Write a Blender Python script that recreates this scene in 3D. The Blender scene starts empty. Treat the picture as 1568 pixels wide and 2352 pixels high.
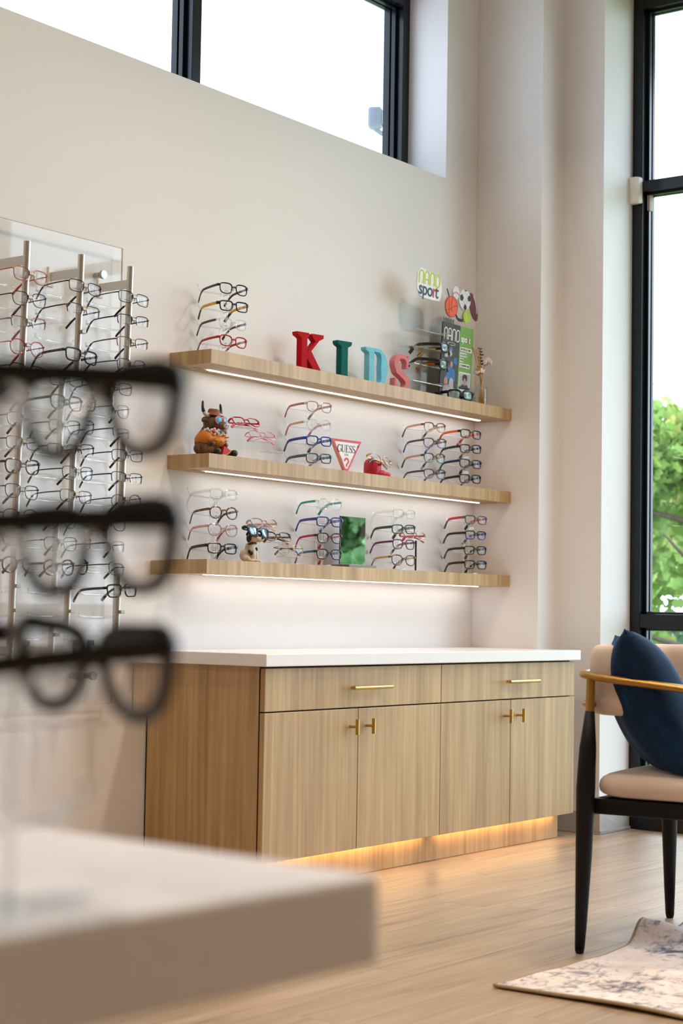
import bpy, bmesh, math, random
from mathutils import Vector, Matrix, Euler

random.seed(7)
sc = bpy.context.scene
COL = sc.collection
PI = math.pi

# ------------------------------------------------------------------ camera
cam_d = bpy.data.cameras.new('camera')
cam = bpy.data.objects.new('camera', cam_d)
COL.objects.link(cam)
_r = Vector((0.59724221, -0.80188762, 0.01667277))
_u = Vector((-0.05771162, -0.02223125, 0.99808574))
_f = Vector((0.79998194, 0.59706115, 0.05955567))
_m = Matrix((( _r.x, _u.x, -_f.x, -3.0134), (_r.y, _u.y, -_f.y, -3.8289), (_r.z, _u.z, -_f.z, 0.8522), (0, 0, 0, 1)))
cam.matrix_world = _m
cam_d.sensor_fit = 'HORIZONTAL'
cam_d.sensor_width = 24.0
cam_d.lens = 3982.79 / 1568 * 24.0
cam_d.clip_start = 0.05
cam_d.clip_end = 200
cam_d.dof.use_dof = True
cam_d.dof.focus_distance = 5.6
cam_d.dof.aperture_fstop = 4.6
sc.camera = cam

# ------------------------------------------------------------------ view, world, lights
vs = sc.view_settings
sc.display_settings.display_device = 'sRGB'
vs.view_transform = 'Standard'
vs.look = 'None'
vs.gamma = 1.0
vs.use_curve_mapping = False
vs.exposure = 0.27
cy = sc.cycles
cy.max_bounces = 14
cy.diffuse_bounces = 6
cy.glossy_bounces = 5
cy.transmission_bounces = 8
cy.transparent_max_bounces = 40
cy.caustics_reflective = False
cy.caustics_refractive = False

world = bpy.data.worlds.new('overcast_sky')
sc.world = world
world.use_nodes = True
_nt = world.node_tree
_bg = _nt.nodes['Background']
_tc = _nt.nodes.new('ShaderNodeTexCoord')
_sep = _nt.nodes.new('ShaderNodeSeparateXYZ')
_rmp = _nt.nodes.new('ShaderNodeValToRGB')
_nt.links.new(_tc.outputs['Generated'], _sep.inputs[0])
_nt.links.new(_sep.outputs['Z'], _rmp.inputs[0])
_rmp.color_ramp.elements[0].position = 0.0
_rmp.color_ramp.elements[0].color = (0.80, 0.91, 1.06, 1)
_rmp.color_ramp.elements[1].position = 0.8
_rmp.color_ramp.elements[1].color = (0.70, 0.85, 1.08, 1)
_nt.links.new(_rmp.outputs[0], _bg.inputs['Color'])
SKY = 5.8
_bg.inputs['Strength'].default_value = SKY


def area(name, loc, size, power, col, rot=(0, 0, 0), size_y=None, portal=False, spread=None):
    d = bpy.data.lights.new(name, 'AREA')
    d.shape = 'RECTANGLE' if size_y else 'DISK'
    d.size = size
    if size_y:
        d.size_y = size_y
    d.energy = power
    if spread:
        d.spread = math.radians(spread)
    d.color = col
    if portal:
        d.cycles.is_portal = True
    o = bpy.data.objects.new(name, d)
    COL.objects.link(o)
    o.location = loc
    o.rotation_euler = rot
    return o


# sky portals in the window openings (they only guide the sky's own light)
area('window_sky_portal', (3.60, -2.75, 1.72), 3.4, 1, (1, 1, 1), (0, PI / 2, 0), 4.5, True)
area('clerestory_sky_portal', (0.4, 0.33, 3.0), 4.7, 1, (1, 1, 1), (-PI / 2, 0, 0), 0.8, True)
# the room's warm ceiling downlights; right-hand pair added to brighten the pilaster
CEIL = 3.75
WARM = (1.0, 0.82, 0.66)
for lx, ly in ((-3.6, -1.3), (-1.6, -1.3), (0.4, -1.3), (-3.6, -3.2), (-1.6, -3.2), (0.4, -3.2), (-3.6, -5.2), (-1.6, -5.2), (0.4, -5.2), (2.0, -1.7), (2.0, -3.4)):
    area('ceiling_downlight_and_fill', (lx, ly, CEIL - 0.03), 0.24, 17 if lx > 1 else 12 if ly > -2 else 9, WARM, spread=125)


# ------------------------------------------------------------------ materials
MATS = {}


def _new(name):
    m = bpy.data.materials.new(name)
    m.use_nodes = True
    MATS[name] = m
    return m, m.node_tree, m.node_tree.nodes['Principled BSDF']


def N(nt, kind, **kw):
    n = nt.nodes.new(kind)
    for k, v in kw.items():
        setattr(n, k, v)
    return n


def coords(nt, scale, kind='Object', rnd=True):
    tc = N(nt, 'ShaderNodeTexCoord')
    mp = N(nt, 'ShaderNodeMapping')
    mp.inputs['Scale'].default_value = scale
    nt.links.new(tc.outputs[kind], mp.inputs[0])
    if rnd:
        oi = N(nt, 'ShaderNodeObjectInfo')
        mu = N(nt, 'ShaderNodeMath', operation='MULTIPLY')
        mu.inputs[1].default_value = 37.0
        nt.links.new(oi.outputs['Random'], mu.inputs[0])
        nt.links.new(mu.outputs[0], mp.inputs['Location'])
    return mp.outputs[0]


def ramp(nt, fac, stops):
    r = N(nt, 'ShaderNodeValToRGB')
    e = r.color_ramp.elements
    while len(e) < len(stops):
        e.new(0.5)
    for i, (p, c) in enumerate(stops):
        e[i].position = p
        e[i].color = (c[0], c[1], c[2], 1)
    nt.links.new(fac, r.inputs[0])
    return r.outputs[0]


def noise(nt, vec, scale, detail=3, rough=0.55, dist=0.0):
    n = N(nt, 'ShaderNodeTexNoise')
    n.inputs['Scale'].default_value = scale
    n.inputs['Detail'].default_value = detail
    n.inputs['Roughness'].default_value = rough
    n.inputs['Distortion'].default_value = dist
    nt.links.new(vec, n.inputs['Vector'])
    return n.outputs['Fac']


def bump(nt, b, fac, strength, dist=0.002):
    n = N(nt, 'ShaderNodeBump')
    n.inputs['Strength'].default_value = strength
    n.inputs['Distance'].default_value = dist
    nt.links.new(fac, n.inputs['Height'])
    nt.links.new(n.outputs[0], b.inputs['Normal'])


def plain(name, col, rough=0.5, metal=0.0, vary=0.06, spec=0.5, coat=0.0):
    """one colour with a faint procedural mottling"""
    if name in MATS:
        return MATS[name]
    m, nt, b = _new(name)
    b.inputs['Roughness'].default_value = rough
    b.inputs['Metallic'].default_value = metal
    b.inputs['Specular IOR Level'].default_value = spec
    b.inputs['Coat Weight'].default_value = coat
    f = noise(nt, coords(nt, (1, 1, 1)), 40, 2)
    lo = [max(0, c * (1 - vary)) for c in col]
    hi = [min(1, c * (1 + vary)) for c in col]
    nt.links.new(ramp(nt, f, [(0.3, lo), (0.7, hi)]), b.inputs['Base Color'])
    return m


def emit(name, col, strength):
    m, nt, b = _new(name)
    b.inputs['Base Color'].default_value = (1, 1, 1, 1)
    b.inputs['Emission Color'].default_value = (*col, 1)
    b.inputs['Emission Strength'].default_value = strength
    return m


def clear(name, tint=(0.96, 0.98, 0.98), blend=0.25, gloss=0.9, rough=0.03, body=None, bodyfac=0.0, graze=0.7, power=3.0):
    """clear acrylic / lens: transparent body, mirror-like towards grazing angles"""
    if name in MATS:
        return MATS[name]
    m = bpy.data.materials.new(name)
    m.use_nodes = True
    MATS[name] = m
    nt = m.node_tree
    nt.nodes.clear()
    out = N(nt, 'ShaderNodeOutputMaterial')
    tr = N(nt, 'ShaderNodeBsdfTransparent')
    tr.inputs[0].default_value = (*tint, 1)
    gl = N(nt, 'ShaderNodeBsdfGlossy')
    gl.inputs['Color'].default_value = (gloss, gloss, gloss, 1)
    gl.inputs['Roughness'].default_value = rough
    lw = N(nt, 'ShaderNodeLayerWeight')
    lw.inputs['Blend'].default_value = 0.5
    base = tr.outputs[0]
    if body:
        df = N(nt, 'ShaderNodeBsdfDiffuse')
        df.inputs['Color'].default_value = (*body, 1)
        mx = N(nt, 'ShaderNodeMixShader')
        mx.inputs[0].default_value = bodyfac
        nt.links.new(base, mx.inputs[1])
        nt.links.new(df.outputs[0], mx.inputs[2])
        base = mx.outputs[0]
    mix = N(nt, 'ShaderNodeMixShader')
    pw = N(nt, 'ShaderNodeMath', operation='POWER')
    pw.inputs[1].default_value = power
    nt.links.new(lw.outputs['Facing'], pw.inputs[0])
    ma = N(nt, 'ShaderNodeMath', operation='MULTIPLY_ADD', use_clamp=True)
    ma.inputs[1].default_value = graze
    ma.inputs[2].default_value = blend * 0.16
    nt.links.new(pw.outputs[0], ma.inputs[0])
    nt.links.new(ma.outputs[0], mix.inputs[0])
    nt.links.new(base, mix.inputs[1])
    nt.links.new(gl.outputs[0], mix.inputs[2])
    nt.links.new(mix.outputs[0], out.inputs[0])
    return m


def paint(name, col):
    m, nt, b = _new(name)
    b.inputs['Roughness'].default_value = 0.62
    v = coords(nt, (1, 1, 1), rnd=False)
    f = noise(nt, v, 1.3, 3)
    nt.links.new(ramp(nt, f, [(0.3, [c * 0.985 for c in col]), (0.7, col)]), b.inputs['Base Color'])
    bump(nt, b, noise(nt, v, 420, 2), 0.05, 0.0006)
    return m


def wood(name, dark, light, grain=(55, 55, 1.6), rough=0.42):
    m, nt, b = _new(name)
    v = coords(nt, grain)
    f1 = noise(nt, v, 1.0, 5, 0.6, 0.35)
    v2 = coords(nt, (grain[0] * 0.22, grain[1] * 0.22, grain[2] * 0.55))
    f2 = noise(nt, v2, 1.0, 2, 0.5, 0.8)
    mx = N(nt, 'ShaderNodeMix')
    mx.inputs[0].default_value = 0.45
    nt.links.new(f1, mx.inputs[2])
    nt.links.new(f2, mx.inputs[3])
    mid = [(a + c) / 2 for a, c in zip(dark, light)]
    nt.links.new(ramp(nt, mx.outputs[0], [(0.36, dark), (0.5, mid), (0.64, light)]), b.inputs['Base Color'])
    b.inputs['Roughness'].default_value = rough
    bump(nt, b, f1, 0.08, 0.0008)
    return m


WALL = paint('wall_paint', (0.82, 0.795, 0.785))
CEILM = paint('ceiling_paint', (0.80, 0.79, 0.77))
LAM = wood('cabinet_laminate', (0.345, 0.205, 0.080), (0.565, 0.38, 0.185))
QUARTZ = plain('white_quartz', (0.86, 0.845, 0.83), 0.28, 0, 0.015)
DESKTOP = plain('desk_solid_surface', (0.68, 0.665, 0.67), 0.4, 0, 0.02)
BRASS = plain('brushed_brass', (0.62, 0.40, 0.13), 0.3, 1.0, 0.05)
ARMBRASS = plain('arm_rail_brass', (0.42, 0.235, 0.06), 0.36, 0.85, 0.06)
BLACKMETAL = plain('black_powder_coat', (0.005, 0.005, 0.006), 0.5, 0, 0.06, 0.22)
FRAMEBLACK = plain('black_aluminium', (0.004, 0.006, 0.010), 0.24, 0.0, 0.05, 0.35)
GAP = plain('dark_carcass_edge', (0.02, 0.016, 0.012), 0.7)
ALU = plain('satin_aluminium', (0.66, 0.63, 0.59), 0.34, 0.85, 0.03)
CLIP = plain('bronze_clip', (0.30, 0.24, 0.18), 0.35, 0.8, 0.05)
STEEL = plain('brushed_steel', (0.45, 0.43, 0.4), 0.42, 1.0)
WHITEPL = plain('white_plastic', (0.85, 0.83, 0.80), 0.4)
BASEB = plain('vinyl_baseboard', (0.40, 0.385, 0.365), 0.5)
ACRYL = clear('clear_acrylic', (0.965, 0.975, 0.98), 0.45, 1.0, 0.04, (0.92, 0.95, 0.97), 0.10, graze=0.85, power=2.4)
ACRYLW = clear('frosted_acrylic_edge', (0.93, 0.95, 0.96), 0.3, 0.95, 0.08, (0.9, 0.93, 0.95), 0.25)
PANE = clear('window_glass', (0.97, 0.99, 0.985), 0.10, 0.9, 0.0)
DIMPANE = clear('dimming_clerestory_glass', (0.735, 0.75, 0.755), 0.10, 0.9, 0.0)  # grey tint added to dim daylight on the clerestory reveal
PANEL = clear('wall_panel_acrylic', (0.985, 0.99, 0.99), 0.10, 0.9, 0.02, graze=0.35, power=4.0)
SHEET = clear('thin_clear_sheet', (0.985, 0.99, 0.99), 0.06, 0.9, 0.12, graze=0.2, power=4.0)
LENS = clear('demo_lens', (0.97, 0.98, 0.985), 0.10, 0.95, 0.0, graze=0.3, power=3.5)
LED = emit('led_strip_glow', (1.0, 0.96, 0.94), 8.0)
LEDW = emit('warm_led_glow', (1.0, 0.62, 0.26), 22.0)


def floor_mat():
    m, nt, b = _new('oak_vinyl_plank')
    v = coords(nt, (1.1, 16, 16))
    f1 = noise(nt, v, 1.6, 6, 0.62, 0.9)
    v2 = coords(nt, (2.2, 90, 90))
    f2 = noise(nt, v2, 1.0, 3, 0.5, 0.2)
    mx = N(nt, 'ShaderNodeMix')
    mx.inputs[0].default_value = 0.35
    nt.links.new(f1, mx.inputs[2])
    nt.links.new(f2, mx.inputs[3])
    c = ramp(nt, mx.outputs[0], [(0.30, (0.225, 0.150, 0.088)), (0.47, (0.365, 0.258, 0.165)), (0.62, (0.45, 0.33, 0.225)), (0.75, (0.53, 0.41, 0.295))])
    oi = N(nt, 'ShaderNodeObjectInfo')
    mr = N(nt, 'ShaderNodeMapRange')
    mr.inputs[3].default_value = 0.93
    mr.inputs[4].default_value = 1.05
    nt.links.new(oi.outputs['Random'], mr.inputs[0])
    vm = N(nt, 'ShaderNodeVectorMath', operation='SCALE')
    nt.links.new(c, vm.inputs[0])
    nt.links.new(mr.outputs[0], vm.inputs['Scale'])
    nt.links.new(vm.outputs[0], b.inputs['Base Color'])
    b.inputs['Roughness'].default_value = 0.36
    bump(nt, b, mx.outputs[0], 0.18, 0.002)
    return m


OAK = floor_mat()


# ------------------------------------------------------------------ mesh helpers
class MB:
    def __init__(self):
        self.v = []
        self.f = []

    def add(self, vs, fs):
        o = len(self.v)
        self.v += [tuple(x) for x in vs]
        self.f += [tuple(i + o for i in q) for q in fs]
        return self

    def box(self, x0, x1, y0, y1, z0, z1):
        vs = [(x, y, z) for z in (z0, z1) for y in (y0, y1) for x in (x0, x1)]
        return self.add(vs, [(0, 2, 3, 1), (4, 5, 7, 6), (0, 1, 5, 4), (2, 6, 7, 3), (0, 4, 6, 2), (1, 3, 7, 5)])

    def tube(self, path, rad, n=8, up=(0, 0, 1), closed=False, caps=True):
        path = [Vector(p) for p in path]
        k = len(path)
        if not isinstance(rad, list):
            rad = [rad] * k
        rad = [r if isinstance(r, tuple) else (r, r) for r in rad]
        upv = Vector(up)
        vs, fs = [], []
        for i, p in enumerate(path):
            if closed:
                t = path[(i + 1) % k] - path[i - 1]
            else:
                t = path[min(i + 1, k - 1)] - path[max(i - 1, 0)]
            t.normalize()
            s = t.cross(upv)
            if s.length < 1e-4:
                s = t.cross(Vector((1, 0, 0)))
                if s.length < 1e-4:
                    s = t.cross(Vector((0, 1, 0)))
            s.normalize()
            w = s.cross(t)
            a, b = rad[i]
            for j in range(n):
                an = 2 * PI * (j + 0.5) / n
                vs.append(p + s * (a * math.cos(an)) + w * (b * math.sin(an)))
        m = k if closed else k - 1
        for i in range(m):
            i2 = (i + 1) % k
            for j in range(n):
                j2 = (j + 1) % n
                fs.append((i * n + j, i * n + j2, i2 * n + j2, i2 * n + j))
        if caps and not closed:
            fs.append(tuple(range(n - 1, -1, -1)))
            fs.append(tuple((k - 1) * n + j for j in range(n)))
        return self.add(vs, fs)

    def lathe(self, prof, n=24, c=(0, 0, 0)):
        vs, fs = [], []
        k = len(prof)
        for r, z in prof:
            for j in range(n):
                a = 2 * PI * j / n
                vs.append((c[0] + r * math.cos(a), c[1] + r * math.sin(a), c[2] + z))
        for i in range(k - 1):
            for j in range(n):
                j2 = (j + 1) % n
                fs.append((i * n + j, i * n + j2, (i + 1) * n + j2, (i + 1) * n + j))
        fs.append(tuple(range(n - 1, -1, -1)))
        fs.append(tuple((k - 1) * n + j for j in range(n)))
        return self.add(vs, fs)

    def prism(self, poly, y0, y1):
        """polygon in x,z pushed through y (front face at y0)"""
        n = len(poly)
        vs = [(x, y0, z) for x, z in poly] + [(x, y1, z) for x, z in poly]
        fs = [tuple(range(n)), tuple(range(2 * n - 1, n - 1, -1))]
        for i in range(n):
            j = (i + 1) % n
            fs.append((i, i + n, j + n, j))
        return self.add(vs, fs)

    def ribbon(self, pts, w, y0, y1, closed=False):
        """stroke of width w (or list of widths) along x,z points, pushed through y"""
        k = len(pts)
        ws = w if isinstance(w, list) else [w] * k
        if len(ws) != k:
            ws = [ws[min(len(ws) - 1, round(i * (len(ws) - 1) / (k - 1)))] for i in range(k)]
        P = [Vector((p[0], p[1])) for p in pts]
        L, R = [], []
        for i in range(k):
            if closed:
                t = P[(i + 1) % k] - P[i - 1]
            else:
                t = P[min(i + 1, k - 1)] - P[max(i - 1, 0)]
            t.normalize()
            nn = Vector((-t.y, t.x))
            L.append(P[i] + nn * ws[i] / 2)
            R.append(P[i] - nn * ws[i] / 2)
        vs, fs = [], []
        for y in (y0, y1):
            vs += [(q.x, y, q.y) for q in L] + [(q.x, y, q.y) for q in R]
        m = k if closed else k - 1
        for i in range(m):
            j = (i + 1) % k
            fs += [(i, i + k, j + k, j), (2 * k + i, 2 * k + j, 3 * k + j, 3 * k + i), (i, j, 2 * k + j, 2 * k + i), (i + k, 3 * k + i, 3 * k + j, j + k)]
        if not closed:
            fs += [(0, 2 * k, 3 * k, k), (k - 1, 2 * k - 1, 4 * k - 1, 3 * k - 1)]
        return self.add(vs, fs)

    def ell(self, c, r, nu=14, nv=9, rot=None):
        vs, fs = [], []
        M = Euler(rot).to_matrix() if rot else None
        for i in range(nv + 1):
            th = PI * i / nv
            for j in range(nu):
                ph = 2 * PI * j / nu
                p = Vector((r[0] * math.sin(th) * math.cos(ph), r[1] * math.sin(th) * math.sin(ph), r[2] * math.cos(th)))
                if M:
                    p = M @ p
                vs.append((c[0] + p.x, c[1] + p.y, c[2] + p.z))
        for i in range(nv):
            for j in range(nu):
                j2 = (j + 1) % nu
                fs.append((i * nu + j, (i + 1) * nu + j, (i + 1) * nu + j2, i * nu + j2))
        return self.add(vs, fs)

    def mesh(self, name, smooth=None, bevel=0.0, seg=2):
        me = bpy.data.meshes.new(name)
        me.from_pydata(self.v, [], self.f)
        bm = bmesh.new()
        bm.from_mesh(me)
        bmesh.ops.remove_doubles(bm, verts=bm.verts, dist=1e-6)
        bmesh.ops.recalc_face_normals(bm, faces=bm.faces)
        if bevel:
            es = [e for e in bm.edges if len(e.link_faces) == 2 and e.calc_face_angle(0) > 0.5]
            bmesh.ops.bevel(bm, geom=es, offset=bevel, segments=seg, profile=0.5, affect='EDGES', clamp_overlap=True)
        bm.to_mesh(me)
        bm.free()
        if smooth is not None:
            me.polygons.foreach_set('use_smooth', [True] * len(me.polygons))
            if smooth < 3:
                me.set_sharp_from_angle(angle=smooth)
        return me

    def build(self, name, mat, parent=None, smooth=None, bevel=0.0, seg=2):
        me = self.mesh(name, smooth, bevel, seg)
        return obj(name, me, mat, parent)


def obj(name, me, mat, parent=None):
    if not me.materials:
        me.materials.append(None)
    o = bpy.data.objects.new(name, me)
    COL.objects.link(o)
    o.material_slots[0].link = 'OBJECT'
    o.material_slots[0].material = mat
    if parent:
        o.parent = parent
    return o


def tag(o, label, cat, group=None):
    o['label'] = label
    o['category'] = cat
    if group:
        o['group'] = group
    return o


def thing(name, label, cat, loc=(0, 0, 0), rot=(0, 0, 0), group=None):
    o = bpy.data.objects.new(name, None)
    COL.objects.link(o)
    o.empty_display_size = 0.05
    o.location = loc
    o.rotation_euler = rot
    return tag(o, label, cat, group)


def struct(o, label=None):
    o['kind'] = 'structure'
    if label:
        o['label'] = label
    return o


def root_struct(name, loc=(0, 0, 0)):
    o = bpy.data.objects.new(name, None)
    COL.objects.link(o)
    o.location = loc
    o['kind'] = 'structure'
    return o


def bx(name, mat, parent, x0, x1, y0, y1, z0, z1, bevel=0.0015):
    return MB().box(x0, x1, y0, y1, z0, z1).build(name, mat, parent, None, bevel, 2)


def blob(mb, voxel, smooth_iter=4):
    """fuse overlapping solids to one continuous skin"""
    me = mb.mesh('blob')
    o = bpy.data.objects.new('blob_tmp', me)
    COL.objects.link(o)
    md = o.modifiers.new('r', 'REMESH')
    md.mode = 'VOXEL'
    md.voxel_size = voxel
    ms = o.modifiers.new('s', 'SMOOTH')
    ms.iterations = smooth_iter
    ms.factor = 0.5
    dg = bpy.context.evaluated_depsgraph_get()
    out = bpy.data.meshes.new_from_object(o.evaluated_get(dg))
    bpy.data.objects.remove(o)
    out.polygons.foreach_set('use_smooth', [True] * len(out.polygons))
    return out


def text_mesh(body, size, extrude=0.0003, spacing=1.0, align='LEFT', bold=0.0):
    c = bpy.data.curves.new('t', 'FONT')
    c.body = body
    c.size = size
    c.extrude = extrude
    c.offset = bold
    c.space_character = spacing
    c.align_x = align
    c.resolution_u = 3
    o = bpy.data.objects.new('t_tmp', c)
    COL.objects.link(o)
    dg = bpy.context.evaluated_depsgraph_get()
    me = bpy.data.meshes.new_from_object(o.evaluated_get(dg))
    bpy.data.objects.remove(o)
    for v in me.vertices:                      # stand it upright, facing -y
        x, y, z = v.co
        v.co = (x, -z, y)
    return me


def put_text(name, body, size, mat, parent, loc, **kw):
    o = obj(name, text_mesh(body, size, **kw), mat, parent)
    o.location = loc
    return o


# ------------------------------------------------------------------ structure
XR = 3.0228          # corner of the shelf wall and the pilaster
XW = 3.1946          # inner face of the window wall
YJ = -0.4995         # far jamb of the tall window
XF = 3.445           # inner face of the window frames
ZS = 2.629           # clerestory sill
XO = 2.7859          # clerestory right jamb
LEFT, REAR = -5.6, -7.2

m = MB()
m.box(LEFT, XR + 0.6, 0, 0.30, 0, ZS)
m.box(XO, XR + 0.6, 0, 0.30, ZS, CEIL)
m.box(LEFT, -2.0, 0, 0.30, ZS, CEIL)
m.box(-2.0, XO, 0, 0.30, 3.42, CEIL)
struct(m.build('wall_back', WALL))
m = MB()
m.box(XR, XW + 0.36, -0.3103, -0.0005, 0, CEIL)
m.box(XW, XW + 0.36, YJ, -0.3103, 0, CEIL)
m.box(XW, XW + 0.36, -5.0, YJ, 3.47, CEIL)
m.box(XW, XW + 0.36, REAR, -5.0, 0, CEIL)
struct(m.build('wall_right', WALL))
FILLCUT = wood('fill_cutting_wall_brown', (0.20, 0.115, 0.05), (0.34, 0.21, 0.10))  # brown wood tone invented for the unseen walls to cut fill light
struct(MB().box(LEFT - 0.2, LEFT, REAR, 0.3, 0, CEIL).build('wall_left', FILLCUT))
struct(MB().box(LEFT - 0.2, XW + 0.36, REAR - 0.2, REAR, 0, CEIL).build('wall_front', FILLCUT))
struct(MB().box(LEFT - 0.2, XW + 0.36, REAR - 0.2, 0.3, CEIL, CEIL + 0.15).build('ceiling', CEILM))

# floor: a slab with separate vinyl planks laid along x
fl = struct(MB().box(LEFT, XW + 0.3, REAR, 0.0, -0.12, -0.006).build('floor', OAK))
PW, PL = 0.184, 1.22
plank_me = MB().box(0, PL - 0.0007, 0, PW - 0.0006, -0.006, 0).mesh('plank')
row = 0
y = -PW
rr = random.Random(3)
while y > -4.6:
    x = -3.4 - rr.random() * PL
    while x < XW:
        if x + PL > 3.44:
            w = 3.44 - x
            o = obj('plank', MB().box(0, w - 0.0007, 0, PW - 0.0006, -0.006, 0).mesh('plank'), OAK, fl)
        else:
            o = obj('plank', plank_me, OAK, fl)
        o.location = (x, y, 0)
        x += PL
    y -= PW
    row += 1

# baseboards
struct(MB().box(XW - 0.008, XW - 0.0005, YJ - 0.008, -0.311, 0.001, 0.085).box(XW - 0.014, XW - 0.0005, YJ - 0.014, -0.311, 0.001, 0.012)
       .box(XW - 0.008, XF - 0.003, YJ - 0.008, YJ - 0.0005, 0.001, 0.085).box(XW - 0.014, XF - 0.003, YJ - 0.014, YJ - 0.0005, 0.001, 0.012)
       .build('baseboard_right', BASEB, None, None, 0.002))
struct(MB().box(-5.5, 1.06, -0.009, -0.0006, 0.001, 0.085).build('baseboard_back', BASEB, None, None, 0.002))


# ---- tall windows in the right wall
def tall_window(idx, ya, yb):
    w = root_struct('window_%d' % idx)
    d0, d1 = XF, XF + 0.10
    f = 0.047
    bx('jamb', FRAMEBLACK, w, d0, d1, ya - f, ya - 0.0006, 0.0, 3.468)
    bx('jamb', FRAMEBLACK, w, d0, d1, yb, yb + f, 0.0, 3.468)
    bx('sill', FRAMEBLACK, w, d0 - 0.004, d1, yb + f, ya - f, 0.0, 0.070)
    bx('head', FRAMEBLACK, w, d0, d1, yb + f, ya - f, 3.412, 3.468)
    bx('transom', FRAMEBLACK, w, d0, d1, yb + f, ya - f, 2.636, 2.682)
    bx('transom', FRAMEBLACK, w, d0, d1, yb + f, ya - f, 0.822, 0.878)
    for z0, z1 in ((0.070, 0.822), (0.878, 2.636), (2.682, 3.412)):
        # stepped glazing stops, then the pane
        for a in (0.030, 0.055):
            s = 0.012 * (1 + a * 10)
            g = MB()
            e0, e1 = d0 + a, d0 + a + 0.02
            g.box(e0, e1, ya - f - s, ya - f, z0, z1).box(e0, e1, yb + f, yb + f + s, z0, z1)
            g.box(e0, e1, yb + f, ya - f, z0, z0 + s * 0.6).box(e0, e1, yb + f, ya - f, z1 - s * 0.6, z1)
            g.build('glazing_stop', FRAMEBLACK, w, None, 0.001)
        bx('pane', PANE, w, d0 + 0.068, d0 + 0.074, yb + f + 0.002, ya - f - 0.002, z0 + 0.002, z1 - 0.002, 0)
    return w


tall_window(1, YJ, -2.0)
tall_window(2, -2.0, -3.5)
tall_window(3, -3.5, -5.0)

# ---- clerestory window in the back wall
w = root_struct('window_4')
y0, y1 = 0.187, 0.287
f = 0.047
bx('jamb', FRAMEBLACK, w, XO - f, XO - 0.0006, y0, y1, ZS, 3.419)
bx('jamb', FRAMEBLACK, w, -2.0, -2.0 + f, y0, y1, ZS, 3.419)
bx('sill', FRAMEBLACK, w, -2.0 + f, XO - f, y0, y1, ZS + 0.0006, ZS + 0.05)
bx('head', FRAMEBLACK, w, -2.0 + f, XO - f, y0, y1, 3.365, 3.419)
edges = [-2.0 + f, 0.14, 1.447, XO - f]
for mx_ in (0.14, 1.447):
    bx('mullion', FRAMEBLACK, w, mx_, mx_ + f, y0, y1, ZS + 0.05, 3.365)
for a_, b_ in ((-2.0 + f, 0.14), (0.14 + f, 1.447), (1.447 + f, XO - f)):
    for d_ in (0.03, 0.055):
        s = 0.012 * (1 + d_ * 10)
        g = MB()
        e0, e1 = y0 + d_, y0 + d_ + 0.02
        g.box(a_, a_ + s, e0, e1, ZS + 0.05, 3.365).box(b_ - s, b_, e0, e1, ZS + 0.05, 3.365)
        g.box(a_, b_, e0, e1, ZS + 0.05, ZS + 0.05 + s * 0.6).box(a_, b_, e0, e1, 3.365 - s * 0.6, 3.365)
        g.build('glazing_stop', FRAMEBLACK, w, None, 0.001)
    bx('pane', DIMPANE, w, a_ + 0.002, b_ - 0.002, y0 + 0.068, y0 + 0.074, ZS + 0.052, 3.363, 0)

# ------------------------------------------------------------------ outdoors
GRASS = plain('lawn_grass', (0.20, 0.26, 0.11), 0.9, 0, 0.35)
struct(MB().box(XW + 0.37, 60, -40, 40, -0.45, -0.30).build('ground', GRASS))


def leaf_mat(name, c1, c2, c3):
    m = bpy.data.materials.new(name)
    m.use_nodes = True
    MATS[name] = m
    nt = m.node_tree
    b = nt.nodes['Principled BSDF']
    f = noise(nt, coords(nt, (1, 1, 1)), 3.0, 3)
    col = ramp(nt, f, [(0.3, c1), (0.55, c2), (0.72, c3)])
    nt.links.new(col, b.inputs['Base Color'])
    b.inputs['Roughness'].default_value = 0.6
    tl = N(nt, 'ShaderNodeBsdfTranslucent')
    nt.links.new(col, tl.inputs[0])
    mx = N(nt, 'ShaderNodeMixShader')
    mx.inputs[0].default_value = 0.45
    nt.links.new(b.outputs[0], mx.inputs[1])
    nt.links.new(tl.outputs[0], mx.inputs[2])
    nt.links.new(mx.outputs[0], nt.nodes['Material Output'].inputs[0])
    return m


LEAF1 = leaf_mat('oak_leaf_bright', (0.13, 0.24, 0.05), (0.26, 0.38, 0.09), (0.46, 0.34, 0.09))
LEAF2 = leaf_mat('leaf_deep', (0.05, 0.11, 0.05), (0.09, 0.18, 0.08), (0.15, 0.26, 0.11))
LEAF4 = leaf_mat('leaf_mid', (0.13, 0.27, 0.10), (0.20, 0.36, 0.15), (0.30, 0.46, 0.24))
BARK = plain('bark', (0.10, 0.075, 0.055), 0.9, 0, 0.3)


def foliage(mb, rng, c, r, n, size):
    for _ in range(n):
        while True:
            p = Vector((rng.uniform(-1, 1), rng.uniform(-1, 1), rng.uniform(-1, 1)))
            if 0.25 < p.length < 1:
                break
        p = Vector((c[0] + p.x * r[0], c[1] + p.y * r[1], c[2] + p.z * r[2]))
        M = Euler((rng.uniform(0, 6.3), rng.uniform(0, 6.3), rng.uniform(0, 6.3))).to_matrix()
        s = size * rng.uniform(0.6, 1.3)
        pts = [(0, -0.6, 0), (0.28, -0.3, 0.05), (0.2, -0.1, 0), (0.36, 0.15, 0.06), (0.14, 0.3, 0), (0, 0.65, -0.06), (-0.14, 0.3, 0), (-0.36, 0.15, 0.06), (-0.2, -0.1, 0), (-0.28, -0.3, 0.05)]
        mb.add([p + M @ (Vector(q) * s) for q in pts], [(0, 1, 2, 8, 9), (2, 3, 4, 5, 6, 7, 8)])


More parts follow.
